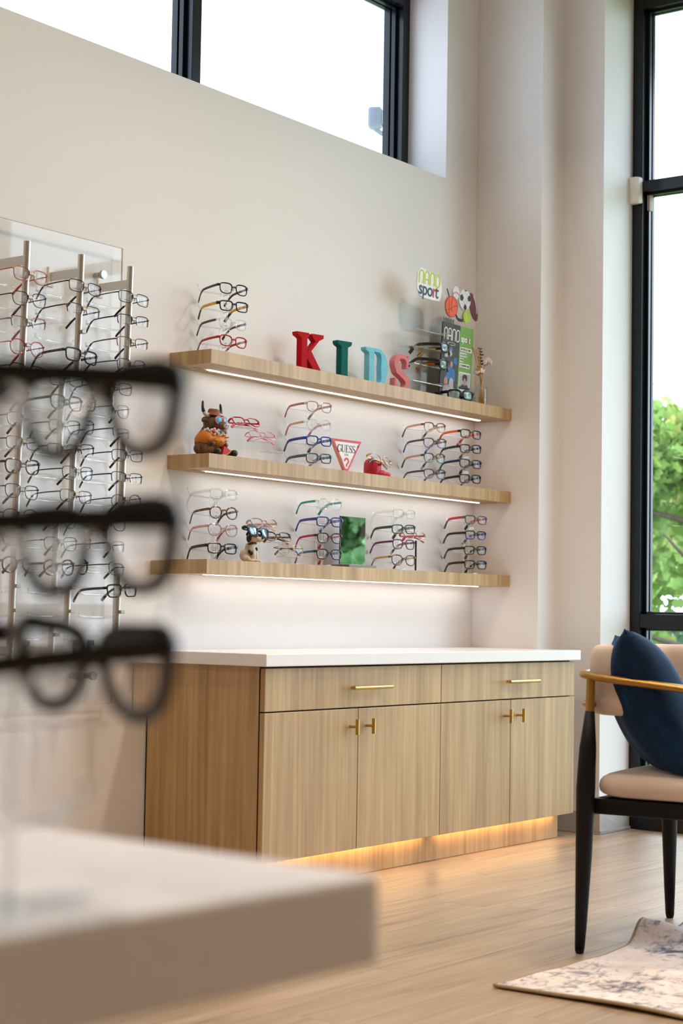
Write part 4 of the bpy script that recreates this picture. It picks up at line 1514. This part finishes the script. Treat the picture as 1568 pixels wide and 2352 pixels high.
flat('poster_caption', INK, pg, [rect(.176, .240, .036, .050)])
put_text('poster_word', 'GEPRÜFT', .010, BLK, pg, (.186, yP - .0006, .0395), spacing=.95)
for q in (.180, .208, .234):
    flat('poster_icon', PETROL, pg, [disc(q, .020, .009, .010, 12)])
# print of the players on the charcoal half
flat('poster_ring', INK, po, [disc(.100, .232, .028, .006), ])
flat('poster_ring_hole', CHAR, po, [disc(.100, .232, .025, .0045)], yP - .0004)
for pp in (disc(.098, .208, .014, .012), [(.070, .092), (.140, .086), (.134, .128), (.110, .146), (.084, .140)], [(.118, .160), (.150, .150), (.146, .178), (.128, .182)]):
    flat('poster_player_shirt', BLUEP, po, [pp])
for pp in (disc(.088, .216, .008, .010), disc(.108, .152, .010, .012), [(.044, .010), (.128, .010), (.120, .052), (.092, .070), (.060, .062)], disc(.124, .044, .016, .020), disc(.074, .082, .013, .016)):
    flat('poster_player', SKIN, po, [pp], yP - .0004)
for pp in ([(.070, .200), (.096, .180), (.112, .190), (.092, .212)], disc(.112, .074, .017, .024), [(.060, .040), (.100, .034), (.104, .058), (.070, .064)], rect(.056, .078, .176, .196)):
    flat('poster_player_kit', GREYP, po, [pp], yP - .0007)
flat('poster_ball', plain('print_ball', (0.62, 0.64, 0.66), 0.5), po, [disc(.075, .030, .014, .016)], yP - .001)
bars = [rect(.040 + .0085 * i, .0435 + .0085 * i, .3125, .332 - (i % 2) * .004) for i in range(9)]
flat('barcode_strip', BLK, po, bars, .006, .001)

# logo cut-out over the left part
lg = MB()
lb = [(-.170, .408), (-.158, .398), (-.150, .386), (-.120, .380), (-.060, .380), (-.014, .382), (-.002, .398), (.002, .424), (.000, .440), (-.006, .462), (-.020, .470), (-.040, .474), (-.066, .478), (-.086, .484), (-.112, .488), (-.140, .494), (-.156, .490), (-.168, .476), (-.172, .440)]
ls_ = MB().prism(lb, -.0035, .0020).build('logo_board', INK, SH_, None, .001, 1)
nm_ = MB()
nano(nm_, -.158, .434, .050, .0375, .0056, -.0048, -.0036)
nm_.build('logo_word', LIME, ls_)
put_text('logo_word', 'spo', .072, PETROL, ls_, (-.160, -.0040, .392), bold=.0012, spacing=.93)
put_text('logo_word', 'r', .072, REDP, ls_, (-.066, -.0040, .392), bold=.0011)
put_text('logo_word', 't', .072, PETROL, ls_, (-.046, -.0040, .392), bold=.0011)
MB().box(-.10, -.06, .0024, .0054, .0045, .400).build('logo_upright', SHEET, SH_)

# ball cut-outs above the poster
bl = MB().prism(disc(.148, .392, .118, .058, 28, -.15), .006, .009).build('ball_backing', ACRYL, SH_)
ob = MB().prism(disc(.083, .377, .044, .042, 26), .001, .0055).build('printed_ball', plain('print_orange', (0.82, 0.095, 0.008), 0.45), SH_)
sm = MB()
sm.ribbon(arc(.083, .377, .0435, .0415, 0, 359, 30), .0016, .0004, .001, True)
sm.ribbon(arc(.150, .385, .070, .060, 205, 150, 12), .0016, .0004, .001)
sm.ribbon([(.045, .358), (.070, .366), (.100, .380), (.125, .388)], .0016, .0004, .001)
sm.ribbon([(.060, .412), (.064, .385), (.066, .360), (.070, .338)], .0016, .0004, .001)
sm.build('seam_print', BLK, ob)
wb = MB().prism(disc(.176, .419, .042, .041, 26), .0012, .0056).build('printed_ball', plain('print_offwhite', (0.72, 0.71, 0.73), 0.45), SH_)


def pent(cx, cz, r, a=90):
    return [(cx + r * math.cos(math.radians(a + 72 * i)), cz + r * math.sin(math.radians(a + 72 * i))) for i in range(5)]


flat('patch_print', BLK, wb, [pent(.152, .424, .0145, 150), pent(.207, .428, .0135, 40), pent(.180, .389, .0125, 270), [(.168, .458), (.188, .458), (.184, .4535), (.172, .4535)]], .0008, .0004)
sm = MB()
for a_, b_ in (((.162, .435), (.173, .444)), ((.173, .444), (.185, .444)), ((.185, .444), (.197, .437)), ((.163, .415), (.176, .401)), ((.197, .418), (.184, .401)), ((.176, .401), (.184, .401))):
    sm.ribbon([a_, b_], .0013, .0006, .0010)
sm.build('seam_print', GREYP, wb)
bb = MB().prism(disc(.112, .437, .024, .026, 22), .0022, .0060).build('printed_ball', plain('print_baseball', (0.76, 0.73, 0.73), 0.45), SH_)
MB().ribbon(arc(.112, .424, .023, .014, 170, 10, 10), .004, .0014, .0020).build('seam_print', plain('print_pinkred', (0.6, 0.16, 0.18), 0.5), bb)
fb = MB().prism(disc(.245, .400, .060, .024, 24, math.radians(-62)), .0028, .0064).build('printed_ball', plain('print_maroon', (0.115, 0.012, 0.012), 0.4), SH_)
MB().ribbon([(.238, .444), (.254, .424), (.266, .398), (.270, .376)], .006, .0020, .0026).build('lace_print', plain('print_lace', (0.55, 0.48, 0.62), 0.5), fb)
tb_ = MB().prism(disc(.195, .353, .025, .025, 22), .0004, .0050).build('printed_ball', plain('print_tennis', (0.38, 0.58, 0.010), 0.5), SH_)
MB().ribbon(arc(.172, .345, .022, .024, 70, -50, 8), .0022, -.0002, .0002).build('seam_print', INK, tb_)
MB().ribbon([(.048, .444), (.070, .412)], .003, .0030, .0062).ribbon([(.118, .356), (.134, .338), (.145, .334), (.172, .334)], [.004, .008, .012, .012], .0030, .0062).build('printed_stick', BLK, SH_)

GG = 'sport goggles on the display'
SR = math.radians(17)
eyeglasses('black sport goggles with yellow temple lining on the goggle display', 'sport', FM['black'], FM['black'], FM['yellow'], (2.588, -.152, 1.893), (math.radians(2), 0, SR), GG, SPORTLENS, name='sport_goggles', cat='goggles')
eyeglasses('black sport goggles with orange temple lining on the goggle display', 'sport', FM['black'], FM['black'], FM['orange'], (2.580, -.152, 1.826), (math.radians(8), 0, SR), GG, SPORTLENS, name='sport_goggles', cat='goggles')
eyeglasses('all black sport goggles at the foot of the green poster', 'sport', FM['black'], FM['black'], FM['black'], (2.685, -.155, 1.7235), (0, 0, math.radians(-26)), GG, SPORTLENS, name='sport_goggles', cat='goggles')

# ------------------------------------------------------------------ bottle vase with reeds and rose
V = thing('bottle_vase', 'clear glass bottle vase with reeds and a white rose on the top shelf', 'vase', (2.905, -.105, Z1 + .0004))
MB().lathe([(.004, .001), (.026, .001), (.0275, .004), (.0275, .068), (.024, .082), (.013, .092), (.0105, .100), (.0105, .114), (.0130, .118), (.0115, .120), (.009, .114), (.009, .098), (.012, .090), (.0225, .080), (.026, .067), (.026, .006), (.004, .005)], 24).build('bottle', clear('bottle_glass', (0.965, 0.98, 0.98), 0.25, 0.95, 0.01), V, 1.2)
MB().lathe([(.004, .0062), (.0255, .0062), (.0255, .040), (.004, .0405)], 24).build('water', clear('reed_oil', (0.97, 0.95, 0.88), 0.15, 0.9, 0.01), V, 1.2)
REED = plain('rattan_reed', (0.58, 0.30, 0.055), 0.6)
for q, (a_, b_) in enumerate(((-.050, .008), (-.044, .012), (-.037, .003), (-.030, -.004), (-.023, .010), (-.016, .002))):
    MB().tube([(.016 - .004 * q, -.008 + .003 * q, .008), (.0, .002 - .0008 * q, .105), (a_, b_, .238 - .002 * (q % 3))], .0017, 6).build('reed', REED, V)
DARKL = plain('dried_eucalyptus', (0.02, 0.03, 0.02), 0.7)
MB().tube([(.004, .004, .008), (.002, .003, .11), (.002, .006, .24)], .0012, 6).build('dry_stem', DARKL, V)
for q in range(9):
    zz = .14 + .0125 * q
    lf = MB()
    for s_ in (-1, 1):
        lf.ell((.002 + s_ * .008, .005 + .004 * ((q % 3) - 1), zz), (.008 - .0004 * q, .0055, .0028), 8, 5, (.3, s_ * .5, .4 * q))
    lf.build('dried_leaf', DARKL, V, 3)
ROSE = plain('rose_petal', (0.80, 0.74, 0.68), 0.7)
MB().tube([(.006, -.004, .008), (.006, .0, .11), (.022, -.004, .178)], .0013, 6).build('rose_stem', REED, V)
for q in range(11):
    a_ = q * 2.2
    r_ = .004 + .0016 * q
    MB().ell((.034 + r_ * math.cos(a_), -.006 + r_ * math.sin(a_), .196 - .0012 * q), (.012, .0035, .0125), 8, 6, (0.35 * math.cos(a_), .5, a_ + PI / 2)).build('petal', ROSE, V, 3)
for q in range(6):
    a_ = q * 1.05
    MB().ell((.006 + .022 * math.cos(a_), .012 + .014 * math.sin(a_), .150 - .006 * (q % 2)), (.015, .003, .013), 8, 6, (.4 * math.cos(a_), .3, a_ + PI / 2)).build('petal', ROSE, V, 3)

# ------------------------------------------------------------------ bison figurine
def fur(name, a, b):
    m, nt, bs = _new(name)
    v = coords(nt, (1, 1, .35))
    f = noise(nt, v, 150, 4, 0.6, 1.5)
    nt.links.new(ramp(nt, f, [(0.38, a), (0.62, b)]), bs.inputs['Base Color'])
    bs.inputs['Roughness'].default_value = 0.5
    bump(nt, bs, f, 0.9, 0.003)
    return m


FUR = fur('bison_fur', (0.045, 0.016, 0.006), (0.20, 0.085, 0.028))
B = thing('bison_figurine', 'brown bison figurine in orange shirt, straw hat and sunglasses on the middle shelf', 'figurine', (1.262, -.095, Z2 + .0004), (0, 0, math.radians(6)))
B.scale = (.97, .97, .97)
m = MB()
m.ell((0, .012, .046), (.044, .042, .044))
m.ell((0, -.002, .078), (.036, .036, .034))
for s_ in (-1, 1):
    m.ell((s_ * .036, .004, .024), (.026, .034, .0235))
    m.ell((s_ * .046, -.036, .0135), (.014, .030, .0130))
    m.ell((s_ * .040, -.012, .062), (.015, .018, .026), 12, 8, (.5, 0, 0))
    m.ell((s_ * .038, -.030, .040), (.012, .018, .013))
    m.ell((s_ * .041, -.004, .121), (.014, .008, .010), 12, 8, (0, s_ * .5, 0))
m.ell((0, -.014, .112), (.037, .036, .033))
m.ell((0, -.046, .101), (.022, .020, .018))
obj('body', blob(m, .0030, 3), FUR, B)
m = MB()
m.ell((0, -.065, .098), (.0145, .006, .0095))
for s_ in (-1, 1):
    m.ell((s_ * .006, -.0700, .101), (.003, .002, .0025), 8, 6)
m.ell((0, -.060, .086), (.011, .007, .0045))
m.build('muzzle', plain('bison_muzzle', (0.36, 0.31, 0.28), 0.45), B, 3)
for s_ in (-1, 1):
    MB().ell((s_ * .0055, -.0710, .1015), (.0026, .0012, .0022), 8, 6).build('nostril', BLK, B, 3)
    C_ = catmull([(s_ * .026, -.010, .136), (s_ * .042, -.008, .141), (s_ * .053, -.006, .157), (s_ * .051, -.004, .184)], 4)
    n_ = len(C_)
    cut = n_ // 2 + 1
    hr = MB().tube(C_[:cut], [.0095 - .0066 * i / n_ for i in range(cut)], 10).build('horn', plain('horn_ivory', (0.60, 0.53, 0.44), 0.4), B, 3)
    MB().tube(C_[cut - 1:], [.0095 - .0066 * i / n_ - (.0016 if i == n_ - 1 else 0) for i in range(cut - 1, n_)], 10).build('horn_tip', plain('horn_dark', (0.035, 0.016, 0.012), 0.4), hr, 3)
    MB().ell((s_ * .050, -.066, .0125), (.0125, .013, .0120), 12, 8).build('hoof', plain('hoof_black', (0.012, 0.009, 0.008), 0.4), B, 3)
SHIRT = plain('shirt_orange', (0.62, 0.19, 0.012), 0.6)
m = MB()
m.ell((0, .004, .056), (.0495, .0490, .034))
m.ell((0, -.002, .078), (.040, .041, .020))
m.ell((0, -.022, .054), (.044, .032, .024))
for s_ in (-1, 1):
    m.ell((s_ * .041, -.012, .060), (.0195, .025, .024), 12, 8, (.5, 0, 0))
shm = blob(m, .0030, 2)
sh = obj('shirt', shm, SHIRT, B)
for q, (px_, pz_) in enumerate(((-.020, .066), (.012, .070), (-.028, .050), (.024, .052), (-.004, .048), (.034, .066))):
    MB().ell((px_, -.046 - .004 * (1 - abs(px_) / .035), pz_), (.0032, .010, .0032), 8, 6).build('shirt_dot', plain('shirt_yellow', (0.75, 0.42, 0.03), 0.5), sh, 3)
hat = MB().lathe([(.002, .0), (.034, -.002), (.035, .001), (.022, .004), (.020, .016), (.015, .021), (.002, .0215)], 22).build('hat', plain('straw', (0.20, 0.105, 0.045), 0.8, 0, 0.4), B, 0.8)
hat.location = (0, -.013, .140)
hat.rotation_euler = (math.radians(8), 0, 0)
MB().lathe([(.0222, .0035), (.0226, .0035), (.0214, .0095), (.0206, .0095)], 22).build('hat_band', plain('hat_band_red', (0.45, 0.10, 0.07), 0.7), hat, 0.8)
sg = MB()
for s_ in (-1, 1):
    sg.tube([(s_ * (.0175 + .0140 * math.cos(2 * PI * i / 18)), -.0515 + .010 * abs(math.cos(PI * i / 18)) * 0 + .25 * (.0175 + .0140 * math.cos(2 * PI * i / 18)), .120 + .0125 * math.sin(2 * PI * i / 18)) for i in range(18)], .0026, 8, up=(0, 1, 0), closed=True)
sg.tube([(-.005, -.052, .123), (.005, -.052, .123)], .0022, 8)
sgo = sg.build('figurine_sunglasses', plain('figurine_pink', (0.62, 0.16, 0.20), 0.4), B, 3)
for s_ in (-1, 1):
    MB().ell((s_ * .0175, -.0475, .120), (.0135, .0038, .0120), 14, 8, (0, 0, s_ * .24)).build('sunglass_lens', plain('figurine_blue', (0.09, 0.42, 0.66), 0.2), sgo, 3)
for q in range(6):
    a_ = math.radians(-172 + 33 * q)
    cx_, cy_ = .040 * math.cos(a_), -.010 + .040 * math.sin(a_)
    col_ = [('flower_blue', (0.03, 0.28, 0.45)), ('flower_red', (0.52, 0.03, 0.05))][q % 2]
    fl_ = MB()
    od = Vector((math.cos(a_), math.sin(a_), 0))
    tx = Vector((-math.sin(a_), math.cos(a_), 0))
    for p_ in range(5):
        b_ = 2 * PI * p_ / 5
        c_ = Vector((cx_, cy_, .080)) + tx * (.0085 * math.cos(b_)) + Vector((0, 0, .0085 * math.sin(b_)))
        fl_.ell(c_, (.0060, .0060, .0060), 8, 6)
    fo = fl_.build('garland_flower', plain('flower_white', (0.78, 0.66, 0.64), 0.6), B, 3)
    cc = Vector((cx_, cy_, .080)) + od * .0035
    MB().ell(cc, (.0062, .0062, .0062), 10, 7).build('flower_heart', plain(col_[0], col_[1], 0.5), fo, 3)
    MB().ell(cc + od * .0065, (.0020, .0020, .0020), 6, 5).build('flower_stamen', plain('stamen', (0.7, 0.36, 0.03), 0.5), fo, 3)
wm = MB().prism([(0, 0)] + arc(0, 0, .030, .030, -18, -92, 8), -.007, .007).build('melon_slice', plain('melon_red', (0.55, 0.015, 0.02), 0.4), B)
wm.location = (-.004, -.058, .034)
wm.rotation_euler = (0, math.radians(12), math.radians(-20))
MB().ribbon(arc(0, 0, .0312, .0312, -18, -92, 8), .0024, -.0072, .0072).build('melon_rind', plain('melon_rind', (0.50, 0.52, 0.06), 0.4), wm)

# ------------------------------------------------------------------ dog figurine with sunglasses
DOGM = plain('dog_cream', (0.66, 0.57, 0.46), 0.45, 0, 0.15)
DBLK = plain('dog_black', (0.018, 0.011, 0.008), 0.45)
D_ = thing('dog_figurine', 'cream dog figurine with black spots sitting on the lowest shelf', 'figurine', (1.482, -.098, Z3 + .0004), (0, 0, math.radians(14)))
m = MB()
m.ell((0, .016, .024), (.024, .026, .024))
m.ell((0, .004, .042), (.018, .019, .028), 14, 9, (-.25, 0, 0))
m.ell((0, -.003, .066), (.012, .012, .012))
m.ell((0, -.006, .084), (.021, .022, .019))
m.ell((0, -.027, .077), (.0115, .014, .0095))
for s_ in (-1, 1):
    m.ell((s_ * .010, -.014, .020), (.0075, .0075, .021))
    m.ell((s_ * .010, -.022, .005), (.0085, .011, .0055))
    m.ell((s_ * .022, .010, .013), (.010, .017, .0125))
    m.ell((s_ * .021, -.010, .005), (.0075, .011, .0052))
obj('body', blob(m, .0022, 3), DOGM, D_)
for s_ in (-1, 1):
    MB().ell((s_ * .0195, .000, .083), (.0042, .010, .0165), 12, 8, (.25, s_ * .15, 0)).build('ear', DBLK, D_, 3)
    MB().ell((s_ * .0125, -.0215, .090), (.0068, .0060, .0066), 12, 8).build('eye_patch', DBLK, D_, 3)
MB().ell((0, -.0405, .081), (.0052, .0042, .0042), 10, 8).build('nose', DBLK, D_, 3)
MB().tube([(-.009, -.030, .0745), (0, -.0405, .0728), (.009, -.030, .0745)], .0011, 6).build('mouth', DBLK, D_, 3)
MB().tube([(.0142 * math.cos(2 * PI * i / 18), -.002 + .0145 * math.sin(2 * PI * i / 18), .0625 - .003 * math.sin(2 * PI * i / 18)) for i in range(18)], (.002, .0034), 8, closed=True).build('collar', plain('collar_red', (0.10, 0.016, 0.012), 0.5), D_, 1.2)
for c_, r_ in (((-.019, -.002, .036), (.0045, .006, .0065)), ((.012, -.013, .045), (.005, .005, .007)), ((.014, .030, .030), (.010, .008, .008)), ((-.016, -.008, .030), (.004, .007, .006))):
    MB().ell(c_, r_, 10, 8).build('spot', DBLK, D_, 3)
eyeglasses('black sunglasses with blue mirrored lenses resting on the dog figurine', 'sun', FM['black'], FM['black'], FM['black'], (1.478, -.133, 1.128), (math.radians(-14), math.radians(4), math.radians(2)), None, SUNBLUE, True, 'sunglasses', 'sunglasses')

# ------------------------------------------------------------------ triangular sign
S_ = thing('triangle_sign', 'white triangular sign with red border and black lettering on the middle shelf', 'sign', (2.012, -.095, Z2 + .0004), (0, 0, math.radians(-6)))
TH = .1230
TW = .0800


def tri(sc1, dz):
    return [(-TW * sc1, TH - dz), (-.0045 * sc1, dz * 1.9 if sc1 < 1 else 0), (.0045 * sc1, dz * 1.9 if sc1 < 1 else 0), (TW * sc1, TH - dz)]


MB().prism(tri(1, 0), 0, .010).build('sign_block', plain('sign_block_cream', (0.80, 0.62, 0.46), 0.5), S_, None, .0005, 1)
MB().prism(tri(1, 0), -.0012, -.0002).build('sign_border', plain('sign_red', (0.62, 0.006, 0.012), 0.35), S_)
MB().prism([(-TW * .81, TH - .0092), (-.0010, .0105), (.0010, .0105), (TW * .81, TH - .0092)], -.0020, -.0013).build('sign_face', INK, S_)
ln = MB()
yA, yB = -.0026, -.0021
tk, tn = .0040, .0014


def serif(x, z, w=.008):
    ln.ribbon([(x - w / 2, z), (x + w / 2, z)], .0012, yA, yB)


zb_, hh = .0775, .0260
x0 = -.0485
# G
ln.ribbon(arc(x0 + .0105, zb_ + hh / 2, .0100, hh / 2, 50, 310, 16), [tn] * 3 + [tk * .8] * 2 + [tk] * 7 + [tk * .8] * 2 + [tn] * 3, yA, yB)
ln.ribbon([(x0 + .0185, zb_ + .002), (x0 + .0185, zb_ + hh * .42)], tk * .8, yA, yB)
serif(x0 + .0180, zb_ + hh * .42, .009)
ln.ribbon([(x0 + .0178, zb_ + hh * .72), (x0 + .0178, zb_ + hh)], .0012, yA, yB)
# U
x1 = x0 + .0245
ln.ribbon([(x1, zb_ + hh), (x1, zb_ + .008)] + arc(x1 + .0068, zb_ + .0075, .0068, .0075, 180, 360, 8) + [(x1 + .0136, zb_ + hh)], [tk] * 5 + [tn] * 6, yA, yB)
serif(x1, zb_ + hh)
serif(x1 + .0136, zb_ + hh)
# E
x2 = x1 + .0220
ln.ribbon([(x2, zb_), (x2, zb_ + hh)], tk, yA, yB)
for q, w_ in ((0, .0140), (.5, .0100), (1, .0130)):
    ln.ribbon([(x2 - .003, zb_ + hh * q), (x2 + w_ - .002, zb_ + hh * q)], tn, yA, yB)
for q, w_, s_ in ((0, .0118, 1), (1, .0108, -1)):
    ln.ribbon([(x2 + w_, zb_ + hh * q), (x2 + w_, zb_ + hh * q + s_ * .0055)], .0012, yA, yB)
# S S
for x3 in (x2 + .0235, x2 + .0400):
    ln.ribbon(arc(x3, zb_ + hh * .75, .0056, hh * .25, 30, 200, 8) + [(x3 - .003, zb_ + hh * .58), (x3 + .003, zb_ + hh * .44)] + arc(x3, zb_ + hh * .26, .0062, hh * .26, 20, -150, 8), [tn] * 5 + [tk * .8] * 4 + [tk] * 2 + [tk * .8] * 4 + [tn] * 5, yA, yB)
    ln.ribbon([(x3 + .0056, zb_ + hh * .72), (x3 + .0056, zb_ + hh)], .0012, yA, yB)
    ln.ribbon([(x3 - .0062, zb_), (x3 - .0062, zb_ + hh * .28)], .0012, yA, yB)
ln.ribbon(arc(.0615, zb_ + hh * .98, .0044, .0044, 0, 340, 12), .0008, yA, yB, True)
ln.build('sign_lettering', BLK, S_)
put_text('sign_lettering', 'R', .0065, BLK, S_, (.0595, yB, zb_ + hh * .98 - .0022))
put_text('sign_lettering', 'U S A', .0085, BLK, S_, (-.0112, yB, .0655), bold=.0002)
for s_, wtxt, a_ in ((-1, 'WASHED', 62), (1, 'JEANS', -62)):
    o = put_text('sign_lettering', wtxt, .0068, GREYP, S_, (-.0330 if s_ < 0 else .0215, yB, .0605 if s_ < 0 else .0390), bold=.0001)
    o.rotation_euler = (0, math.radians(62 if s_ < 0 else -62), 0)
qm = MB()
qm.ribbon(arc(0, .0455, .0100, .0095, 185, -35, 14) + [(.0012, .0335), (.0008, .0255)], [.0072] * 17, -.0028, -.0021)
qm.prism([(-.0066, .0110), (.0066, .0110), (0, .0215)], -.0028, -.0021)
qm.build('sign_question_mark', plain('sign_red', (0.62, 0.006, 0.012)), S_)
bx('sign_foot', INK, S_, -.012, .050, .0105, .045, 0, .008, .001)

# ------------------------------------------------------------------ plain crimson eyewear holder with glasses
CRIM = plain('crimson_holder', (0.50, 0.010, 0.040), 0.42)
Hh = thing('eyewear_holder', 'crimson rounded eyewear holder right of the triangular sign', 'holder', (2.186, -.088, Z2 + .0004))
MB().lathe([(.006, 0), (.031, 0), (.0325, .006), (.0335, .030), (.032, .052), (.026, .064), (.014, .070), (.002, .0715)], 24).build('body', CRIM, Hh, 3)
m = MB()
m.ell((.014, -.030, .0135), (.021, .022, .0135))
m.ell((.030, -.046, .0100), (.015, .013, .0100))
m.build('foot', plain('pink_holder', (0.66, 0.055, 0.10), 0.45), Hh, 3)
MB().ell((0, -.032, .050), (.008, .012, .009), 12, 8).build('nose_peg', CRIM, Hh, 3)
eyeglasses('gold and clear folded eyeglasses perched on the crimson holder', 'kid_cat', FM['rosecrystal'], FM['gold'], FM['darktort'], (2.176, -.138, 1.426), (math.radians(-24), math.radians(9), math.radians(-6)), None, None, True)

# ------------------------------------------------------------------ small mirror
MIR = plain('mirror_silver', (0.86, 0.88, 0.88), 0.015, 1.0, 0.0)
M_ = thing('tabletop_mirror', 'small frameless mirror in a wooden base on the lowest shelf', 'mirror', (2.072, -.085, Z3 + .0004), (0, 0, 0))
bx('mirror_plate', MIR, M_, -.076, .076, -.003, -.0008, .0125, .186, .0005)
bx('mirror_back', BLACKMETAL, M_, -.0765, .0765, -.0006, .003, .0125, .1865, .0005)
WB = wood('mirror_base_wood', (0.12, 0.085, 0.06), (0.33, 0.27, 0.21), (4, 60, 60))
bx('mirror_base', WB, M_, -.078, .090, -.045, .035, 0, .0118, .002)

# ------------------------------------------------------------------ foreground stand with black frames
FGR = math.radians(83.7)
FX, FY = -2.297, -3.119
gz = [.967, .888, .819]
make_stand('tall clear eyewear stand on the near desk, out of focus', (FX - .062 * math.sin(FGR), FY + .062 * math.cos(FGR), DZ + .0004), FGR, [z + .008 - DZ for z in gz] + [.750 - DZ], None, 1.12)
FB = plain('thick_black_acetate', (0.003, 0.003, 0.004), 0.22, 0, 0.05, 0.4)
FT = clear('smoke_brown_tip', (0.62, 0.50, 0.42), 0.35, 0.9, 0.1, (0.16, 0.09, 0.055), 0.5)
mg, ntg, bg_ = _new('prescription_lens')
bg_.inputs['Base Color'].default_value = (0.98, 0.985, 0.99, 1)
bg_.inputs['Roughness'].default_value = 0.0
bg_.inputs['IOR'].default_value = 1.5
bg_.inputs['Transmission Weight'].default_value = 1.0
FGG = 'black frames on the near stand'
for i, (kk, rl) in enumerate((('big_rect', -1.5), ('big_rect', 1.5), ('big_brow', -2.0))):
    eyeglasses('thick black eyeglasses close to the camera, %s of the three blurred pairs' % ('top', 'middle', 'lowest')[i], kk, FB, FB, FT,
               (FX, FY, gz[i]), (math.radians(-4), math.radians(rl), FGR), FGG, mg)
